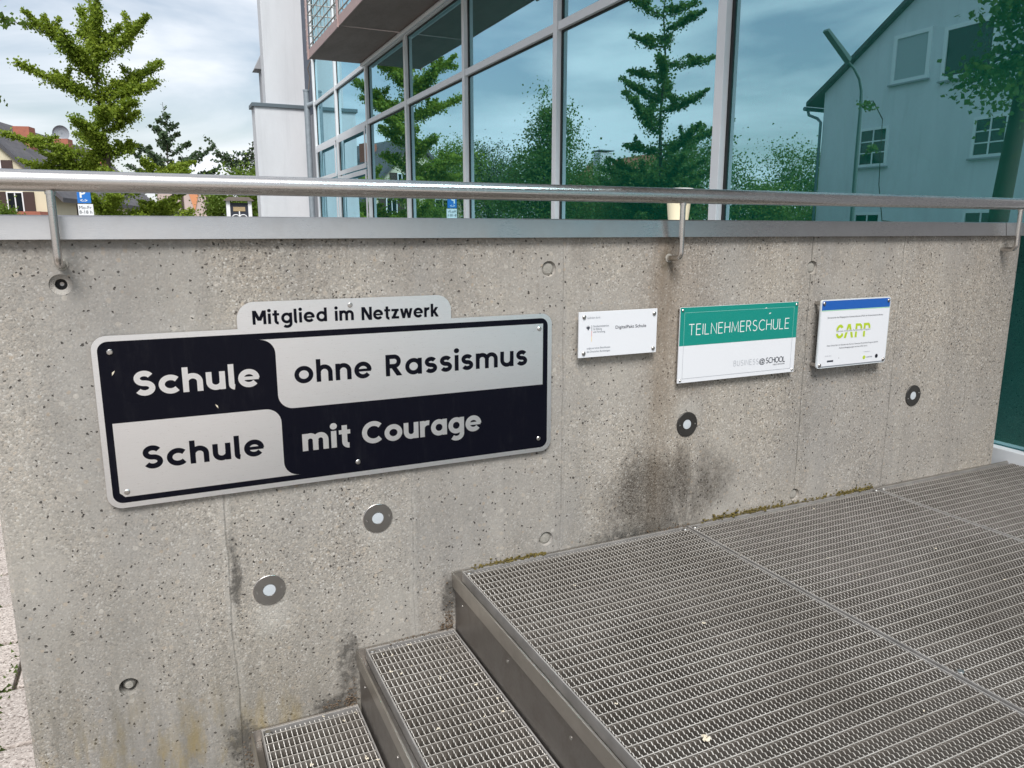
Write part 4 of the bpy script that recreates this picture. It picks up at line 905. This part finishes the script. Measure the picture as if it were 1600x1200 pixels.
for k in range(9):
    z_ = nr.uniform(-.2, 3.2); a = nr.uniform(0, 6.28); R_ = (1.9 - .26 * z_) * nr.uniform(.55, .9); br.append((z_ * s_, R_ * math.cos(a) * .45, R_ * math.sin(a), (z_ + .35 * R_) * s_))
ginkgo('bright green ginkgo with spreading branches, tallest tree left of the school', trunkx, ybA, -1.55, 6.15 * s_, br, .066, 1100, thick=.118)
# second ginkgo, seen in the glass
br = []
for k in range(18):
    z_ = 1.7 + 5.7 * (k / 18) + nr.uniform(-.15, .15); a = k * 2.4 + nr.uniform(-.5, .5); R_ = max(.6, 2.55 - .2 * z_) * nr.uniform(.65, 1.2); br.append((z_, R_ * math.cos(a), R_ * math.sin(a), z_ + nr.uniform(.1, .7) * R_))
for k in range(26):
    z_ = -.6 + 2.4 * (k / 26); a = k * 2.4; R_ = 1.9 * nr.uniform(.5, 1.1); br.append((z_, R_ * math.cos(a), R_ * math.sin(a), z_ + .45 * R_))
ginkgo('tall narrow ginkgo mirrored in the glass facade between two mullions', -9.7, 22, -1.55, 8.6, br, .09, 520, 'darkleaf', thick=.12)
def broad(label, x, y, z0, zc, rx, ry, rz, leaf, n, mat, group=None, name='broadleaf_tree', ncl=60, tr=.16, sprd=.24, floor_=None):
    t = thing(name, label, 'tree' if 'tree' in name else 'shrub', (x, y, z0), group)
    MB().tube([(x, y, z0), (x + .1, y, (z0 + zc) / 2), (x, y + .05, zc + rz * .4)], [tr, tr * .75, tr * .25], 9).build('trunk', 'bark', t)
    cl = []
    while len(cl) < ncl:
        p = nr.uniform(-1, 1, 3); r = np.linalg.norm(p)
        if .35 < r < 1: cl.append(p * (1 + .12 * nr.normal()))
    cl = np.array(cl) * np.array([rx, ry, rz]); lm = MB()
    for c_ in cl[:16]: lm.tube([(x, y, zc - rz * .5), tuple(np.array([x, y, zc - rz * .15]) + c_ * .5), tuple(np.array([x, y, zc]) + c_)], [tr * .3, tr * .15, .01], 5)
    lm.build('limbs', 'bark', t)
    idx = nr.randint(0, ncl, n); rad = sprd * min(rx, rz) * nr.uniform(.6, 1.3, (ncl, 1)); C = cl[idx] + nr.normal(0, 1, (n, 3)) * rad[idx] * np.array([1, 1, .75]) + np.array([0, 0, zc - z0])
    me = leaf_mesh('crown', C, leaf); link('crown', me, t, M[mat]); return t
G1 = 'trees mirrored in the glass facade'
# directly visible
broad('round green tree behind the white shelter, beside the school block', 3.55, 34, -1.55, 1.1, 1.2, 1.3, 1.45, .11, 15000, 'midleaf', ncl=46)
broad('bushy light green tree below the handrail, beside the pinkish house', .9, 36, -1.55, .2, .95, 1.0, 1.1, .11, 9000, 'midleaf', ncl=34)
broad('clipped green bush in front of the cream house, far left', -5.35, 34, -1.55, .15, 1.2, 1.1, .95, .11, 11000, 'midleaf', name='garden_shrub', ncl=50)
br = [(z_, R_ * math.cos(a), R_ * math.sin(a), z_ + 1.05 * R_) for z_, R_, a in [(nr.uniform(1.0, 4.2), 0, 0) for _ in range(0)]]
for k in range(15):
    z_ = 1.5 + k * .2; a = k * 2.6; R_ = 1.75 * (1 - (z_ - 1.3) / 3.6); br.append((z_, R_ * math.cos(a), R_ * math.sin(a), z_ + .55 * R_))
br += [(2.2, -1.75, .3, 3.45), (2.3, 1.7, -.2, 3.35), (1.9, 1.9, .1, 2.55), (1.9, -1.5, .1, 2.5)]
ginkgo('slender young conifer with upswept branches behind the ginkgo', .85, 34, -1.55, 4.9, br, .13, 150, 'conifer', name='young_conifer', thick=.09, trunk_r=.06)
br = [(1.6 + .25 * k, -1.5 + .35 * (k % 5), nr.uniform(-.5, .5), 3.3 - .12 * ((k * 3) % 7)) for k in range(10)] + [(2.0, .2, 0, 3.2), (1.8, .6, .2, 3.1), (2.2, -1.9, 0, 3.9)]
ginkgo('grey green feathery tree rising behind the shelter, next to the school block', 4.35, 36, -1.55, 2.9, br, .11, 90, 'conifer', name='feathery_tree', thick=.10, trunk_r=.07)
# mirrored ones
for lab, x, y, zc, rx, rz, n, mt_ in (
        ('wide dark tree mirrored in the glass left of the small tiled roof', -10.6, 32, 1.3, 3.0, 2.3, 15000, 'darkleaf'),
        ('tall pointed dark tree mirrored in the glass over the wide tree', -10.2, 31, 3.2, 1.15, 2.7, 7000, 'darkleaf'),
        ('green bushy tree mirrored in the glass behind the ginkgo', -9.3, 42, 1.7, 3.0, 2.8, 15000, 'midleaf'),
        ('blue green tree mirrored in the glass right of the ginkgo', -12.0, 42, 2.0, 2.0, 2.9, 10000, 'conifer'),
        ('low yellow green tree mirrored beside the white block', -11.0, 60, 1.8, 3.2, 3.0, 9000, 'midleaf'),
        ('dark bushy tree mirrored below the second ginkgo', -11.2, 24.5, .9, 1.7, 2.0, 10000, 'darkleaf'),
        ('dark tree mirrored left of the wide mullion', -17.0, 29, 1.2, 2.0, 2.8, 9000, 'darkleaf'),
        ('yellowish tree mirrored just right of the wide mullion', -18.5, 27, .4, 1.5, 1.7, 7000, 'midleaf'),
        ('spiky dark tree mirrored beside the gabled house', -22.8, 28.5, 1.2, 2.0, 2.9, 10000, 'darkleaf'),
        ('green bush mirrored at the foot of the gabled house', -20.5, 25, -.1, 1.3, 1.2, 5000, 'midleaf'),
        ('dark tree mirrored far behind the second ginkgo', -14.0, 33, .9, 2.4, 2.4, 9000, 'darkleaf')):
    broad(lab, x, y, -1.55, zc, rx, rx, rz, .105, int(n * 1.9), mt_, G1, ncl=90)
# near tree whose branches hang into the frame at the left and in the glass at the right
t = thing('street_tree', 'near tree with a leaning trunk, mirrored in the glass at the far right', 'tree', (-3.85, 6.3, -1.55))
MB().tube([(-3.35, 6.3, -1.55), (-3.6, 6.3, .1), (-3.78, 6.3, 1.6), (-3.85, 6.2, 3.2)], [.125, .115, .10, .07], 14).build('trunk', 'bark', t)
C = []; C2 = []; lm = MB()
for (a, b, n, r) in [((-3.8, 6.2, 2.2), (-2.75, 6.3, 1.75), 700, .14), ((-3.8, 6.2, 2.4), (-2.8, 6.0, 2.7), 900, .18), ((-3.8, 6.2, 2.2), (-2.9, 5.6, 1.5), 500, .16), ((-3.8, 6.2, 2.9), (-3.2, 5.6, 2.7), 900, .22), ((-3.8, 6.2, 2.7), (-4.8, 5.9, 2.7), 900, .25), ((-3.8, 6.2, 3.2), (-3.0, 6.6, 4.2), 1100, .28), ((-3.8, 6.2, 3.2), (-4.6, 6.6, 4.4), 1100, .3), ((-3.8, 6.2, 3.1), (-2.9, 6.3, 3.9), 900, .22), ((-3.8, 6.2, 2.2), (-4.4, 6.9, 1.7), 500, .2),
                      ((-1.0, 6.0, 1.18), (-.655, 6.0, 1.295), 0, .03), ((-1.02, 6.0, .80), (-.82, 6.0, .83), 0, .03)]:
    A = np.array(a); B = np.array(b); lm.tube([tuple(A), tuple((A + B) / 2 + [0, 0, .12]), tuple(B)], [.035, .02, .004] if n else [.006, .005, .002], 6)
    for _ in range(n): s = nr.uniform(.2, 1.05); C.append(A + (B - A) * s + nr.normal(0, r, 3))
    if n == 0:
        for _ in range(90): s = nr.uniform(.45, 1.0); C2.append(A + (B - A) * s + np.array([0, 0, .12 * 4 * s * (1 - s) * .5]) + nr.normal(0, .022, 3))
lm.tube([(-3.55, 6.3, .0), (-2.2, 6.15, .05), (-1.15, 6.02, .12), (-1.03, 6.0, .5), (-1.0, 6.0, 1.18)], [.012, .009, .006, .005, .004], 5)
lm.build('limbs', 'bark', t); link('crown', leaf_mesh('crown', np.array(C) - np.array([-3.85, 6.3, -1.55]), .075), t, M['darkleaf']); link('hanging_twig_leaves', leaf_mesh('hanging_twig_leaves', np.array(C2) - np.array([-3.85, 6.3, -1.55]), .035), t, M['darkleaf'])

# indoor plant just behind the glass
ip = thing('indoor_plant', 'large leaved indoor plant faintly visible behind the right hand glass', 'plant', (3.75, 3.25, ZP))
MB().lathe_z(3.75, 3.25, [(.14, ZP + .001), (.17, ZP + .3), (.155, ZP + .3), (.15, ZP + .25), (.0001, ZP + .25)], 24).build('pot', 'whitetrim', ip)
lf = MB(); st_ = MB()
for k in range(30):
    a = k * 2.4; hgt_ = .15 + .05 * k; rr_ = .18 + .45 * rnd.random(); tip = Vector((3.75 + rr_ * math.cos(a) * .5, 3.25 + rr_ * math.sin(a), ZP + .25 + hgt_ * 1.1)); st_.tube([(3.75, 3.25, ZP + .25), ((3.75 + tip.x) / 2, (3.25 + tip.y) / 2, tip.z - .06), tuple(tip)], [.008, .006, .003], 5)
    u = Vector((math.cos(a) * .6, math.sin(a), -.5)).normalized(); v = u.cross(Vector((rnd.uniform(-.5, .5), rnd.uniform(-.5, .5), 1))).normalized(); L_ = rnd.uniform(.13, .22); b = len(lf.v)
    for q, wd in ((0, .01), (.25, .42), (.55, .5), (.8, .3), (1, .01)):
        for sgn in (-1, 1): lf.v.append(tuple(tip + u * (q * L_) + v * (sgn * wd * L_ * .5) + Vector((0, 0, -.03 * q))))
    lf.f += [(b + 2 * i, b + 2 * i + 1, b + 2 * i + 3, b + 2 * i + 2) for i in range(4)]
st_.build('stems', 'ginkgo', ip); lf.build('leaves', 'ginkgo', ip, smooth=False)

# ================================================================== houses
def window(parent, axis, a0, a1, z0, z1, pos, out, mat='darkglass', nx=2, nz=3, trim=.09, shutters=False):
    """axis 'y': window on a wall of constant x=pos (a = y), 'x': wall of constant y=pos (a = x); out = +-1 outward"""
    def B(a0_, a1_, z0_, z1_, d0, d1):
        lo, hi = sorted((pos + out * d0, pos + out * d1))
        return (lo, a0_, z0_, hi, a1_, z1_) if axis == 'y' else (a0_, lo, z0_, a1_, hi, z1_)
    f = MB()
    for q in ((a0 - trim, a1 + trim, z1, z1 + trim), (a0 - trim, a1 + trim, z0 - trim, z0), (a0 - trim, a0, z0, z1), (a1, a1 + trim, z0, z1)): f.box(*B(*q, -.01, .05))
    fo = f.build('window', 'whitetrim', parent); MB().box(*B(a0, a1, z0, z1, -.01, .012)).build('pane', mat, fo)
    MB().box(*B(a0 - trim - .04, a1 + trim + .04, z0 - trim - .05, z0 - trim, -.01, .12)).build('sill', 'greyface', fo)
    bars = MB()
    for i in range(1, nx): c = a0 + (a1 - a0) * i / nx; bars.box(*B(c - .022, c + .022, z0, z1, .013, .035))
    for i in range(1, nz): c = z0 + (z1 - z0) * i / nz; bars.box(*B(a0, a1, c - .018, c + .018, .0135, .033))
    if nx > 1 or nz > 1: bars.build('glazing_bar', 'whitetrim', fo)
    if shutters:
        for s in (-1, 1):
            e = a0 - trim - .01 if s < 0 else a1 + trim + .01; MB().box(*B(*sorted((e, e + s * .42)), z0 - .05, z1 + .05, .005, .05)).build('shutter', 'shutter', fo)
    return fo
# gabled house mirrored in the glass: gable wall faces the school (x = -16)
h = thing('gabled_house', 'pale grey gabled house with sash windows, mirrored in the right hand panes', 'house', (-21, 15, -1.55))
hx = -16.; y0h, y1h, ya = 8.9, 21.05, 14.97; ez = 4.85; az = ez + .665 * (y1h - ya)
MB().prism([(y0h, -1.55), (y1h, -1.55), (y1h, ez), (ya, az), (y0h, ez)], 'x', hx - 11, hx).build('wall', 'palewall', h)
for s, ye in ((1, y1h), (-1, y0h)):
    dy = ye - ya; ex = ye + s * .62; zz = ez - .665 * .62
    MB().prism([(ya, az + .02), (ex, zz + .02), (ex, zz + .17), (ya, az + .17)], 'x', hx - 11.2, hx + .22).build('roof', 'roofgrey', h)
MB().tube([(hx + .2, y1h + .70, ez - .46), (hx - 11.2, y1h + .70, ez - .46)], .075, 10).build('gutter', 'cap', h)
MB().tube([(hx + .05, y1h + .68, ez - .5), (hx + .05, y1h + .62, ez - .68), (hx + .05, y1h + .22, ez - .85), (hx + .05, y1h + .06, ez - 1.0), (hx + .05, y1h + .06, -1.5)], .05, 10).build('downpipe', 'cap', h)
window(h, 'y', 17.08, 18.16, 4.78, 6.02, hx, 1, 'blind', 1, 1, .12); window(h, 'y', 15.0, 16.42, 4.60, 5.90, hx, 1, 'darkglass', 1, 1, .12); window(h, 'y', 11.5, 12.9, 4.6, 5.9, hx, 1, 'blind', 1, 1, .12)
window(h, 'y', 18.25, 19.25, 2.22, 3.32, hx, 1); window(h, 'y', 14.33, 15.20, 2.20, 3.20, hx, 1); window(h, 'y', 11.0, 12.0, 2.2, 3.25, hx, 1)
window(h, 'y', 18.30, 19.22, -.55, .56, hx, 1); window(h, 'y', 14.30, 15.20, -.55, .54, hx, 1); window(h, 'y', 11.0, 12.0, -.55, .55, hx, 1)
# small house with tiled roof and chimney, mirrored
h2 = thing('tiled_roof_house', 'distant house with a red tiled roof and a pale chimney, mirrored in the middle panes', 'house', (-25, 46, -1.55))
MB().prism([(-29.5, -1.55), (-22.2, -1.55), (-22.2, 1.9), (-25.8, 5.0), (-29.5, 1.9)], 'y', 45, 53).build('wall', 'cream', h2)
for s in (1, -1): MB().prism([(-25.8, 5.0), (-25.8 + s * 4.5, 1.2), (-25.8 + s * 4.5, 1.4), (-25.8, 5.25)], 'y', 44.4, 53.5).build('roof', 'roofred', h2)
c_ = MB().box(-23.0, 46, 3, -22.1, 46.9, 5.25).build('chimney', 'render', h2); MB().box(-23.1, 45.9, 5.35, -22.0, 47, 5.42).build('chimney_cap', 'cap', c_)
window(h2, 'x', -25.2, -24.2, 1.5, 2.7, 45, -1)
# cream house at the far left
def xform(o, loc, rz):
    o.location = loc; o.rotation_euler = (0, 0, rz); return o
hc = thing('cream_house', 'cream rendered house with grey roof, brick chimneys and a satellite dish, far left', 'house', (0, 0, 0))
# local frame: gable wall on y = 0 facing -y, ridge along +y, centre x = 0
gw = 2.95; ev = 1.65; ap = ev + gw
MB().prism([(-gw, -1.55), (gw, -1.55), (gw, ev), (0, ap), (-gw, ev)], 'y', 0, 16).build('wall', 'cream', hc)
for s in (1, -1):
    MB().prism([(0, ap + .05), (s * (gw + .45), ev - .43), (s * (gw + .45), ev - .23), (0, ap + .28)], 'y', -.18, 16.3).build('roof', 'roofgrey', hc)
for yy_, xx_ in ((3.2, .8), (8.0, .8), (13.5, .8)):
    MB().box(xx_ - .34, yy_, ap - 1.4, xx_ + .34, yy_ + .7, ap + .12).build('chimney', 'brickred', hc)
dm = MB().tube([(.6, 8.9, ap - .3), (.6, 8.9, ap + .55)], .03, 6).build('dish_mast', 'cap', hc); MB().lathe_y(.6, ap + .45, [(.42, 8.72), (.38, 8.80), (.2, 8.86), (.0002, 8.88)], 20).build('satellite_dish', 'dish', dm)
for (a, b, z0_, z1_) in ((.55, 1.05, 2.30, 2.9), (1.20, 1.75, .55, 1.60), (-2.2, -1.2, .45, 1.65), (-1.2, -.4, 2.25, 3.0)): window(hc, 'x', a, b, z0_, z1_, 0, -1, nz=1, trim=.05, shutters=True)
for k in range(3): window(hc, 'y', 3.2 + k * 4, 4.2 + k * 4, .15, 1.15, gw, 1, nz=1, trim=.05, shutters=True)
MB().box(1.75, -1.3, -1.55, 2.9, -.19, .5).build('garden_wall', 'cream', hc); MB().prism([(1.65, .5), (3.0, .5), (2.9, .80), (1.8, .80)], 'y', -1.5, -.185).build('garden_wall_cap', 'brickred', hc)
# pinkish house
hp = thing('pinkish_house', 'distant pinkish house with narrow windows and an orange gable, left of the shelter', 'house', (3.2, 61, -1.55))
MB().box(.6, 60, -1.55, 4.9, 68, 3.0).build('wall', 'pinkwall', hp); MB().prism([(2.5, 3.1), (3.4, 3.1), (2.95, 1.4)], 'y', 59.93, 59.999).build('gable_panel', 'terracotta', hp)
MB().prism([(.4, 3.0), (5.1, 3.0), (4.4, 3.5), (1.1, 3.5)], 'y', 59.8, 68.2).build('roof', 'roofred', hp)
for a, b, c0, c1 in ((2.05, 2.25, 1.35, 2.55), (3.75, 4.0, 1.3, 2.45), (1.7, 2.6, -.1, .35), (3.3, 4.2, -.1, .3)): MB().box(a, 59.93, c0, b, 59.995, c1).build('window', 'shutter', hp)

# ================================================================== street furniture
ps = thing('parking_sign', 'blue parking sign with a white plate below it, in front of the ginkgo', 'sign', (-1.32, 20, -1.55))
MB().tube([(-1.32, 20.03, -1.55), (-1.32, 20.03, 1.1)], .03, 12).build('pole', 'zinc', ps)
px0, px1 = -1.455, -1.185
MB().box(px0, 19.98, .62, px1, 19.995, 1.05).build('blue_plate', 'parkblue', ps, .004); MB().box(px0 - .005, 19.98, .33, px1 + .03, 19.995, .60).build('white_plate', 'whitetrim', ps, .004)
text('P', -1.40, .745, .24, 19.977, 'whiteprint', ps, bold=.03); text('<->', -1.40, .645, .10, 19.977, 'whiteprint', ps, bold=.02)
text('Mo-Fr\n8-18 h', -1.44, .49, .10, 19.977, 'ink', ps)
kk = thing('notice_shelter', 'small roofed white display case with dark panel, seen below the handrail near the school block', 'display case', (3.55, 31, -1.55))
for x in (3.08, 3.86): MB().box(x, 30.96, -1.55, x + .13, 31.1, 1.0).build('post', 'whitetrim', kk)
MB().box(3.211, 31.0, -.6, 3.859, 31.05, .93).build('panel', 'ink', kk); MB().prism([(2.98, 1.0), (4.09, 1.0), (3.9, 1.14), (3.17, 1.14)], 'y', 30.85, 31.2).build('roof', 'kioskroof', kk)
MB().box(3.32, 30.98, .62, 3.75, 30.999, .78).build('ornament', 'brass', kk)
for s in (-1, 1):
    MB().tube([(3.535 + s * (.13 + .12 * math.cos(a)), 30.985, .42 + .07 * math.sin(a)) for a in np.linspace(0, 6.0, 14)], .02, 6).build('ornament', 'whitetrim', kk)
MB().box(3.515, 30.975, .4, 3.555, 30.999, .62).build('ornament', 'whitetrim', kk)
kk.location.x -= .45; kk.location.z += .12
lp = thing('street_lamp', 'curved grey green street lamp mirrored in front of the gabled house', 'street lamp', (-9.48, 13.7, -1.55))
MB().tube([(-9.48, 13.7, -1.55), (-9.47, 13.7, 1.5), (-9.46, 13.7, 3.0), (-9.43, 13.7, 3.3), (-9.33, 13.7, 3.55), (-9.12, 13.7, 3.76), (-8.88, 13.7, 3.92)], [.06, .05, .04, .035, .03, .027, .025], 12).build('pole', 'greygreen', lp)
d = Vector((.72, 0, .55)).normalized(); a = Vector((-8.90, 13.7, 3.90)); b = a + d * .98; n_ = Vector((-d.z, 0, d.x))
MB().prism([(a.x - n_.x * .03, a.z - n_.z * .03), (b.x - n_.x * .02, b.z - n_.z * .02), (b.x + n_.x * .05, b.z + n_.z * .05), (a.x + n_.x * .06, a.z + n_.z * .10)], 'y', 13.62, 13.78).build('lamp_head', 'greygreen', lp, .01)

hc.location = (-6.6, 39.5, 0); hc.rotation_euler = (0, 0, D2R(-14))

# ------------------------------------------------------------------ lift everything to the pavement datum
for o in list(S.objects):
    if o.parent is None and o.type in ('MESH', 'EMPTY'): o.location.z += ZC
hc.location.z = ZC
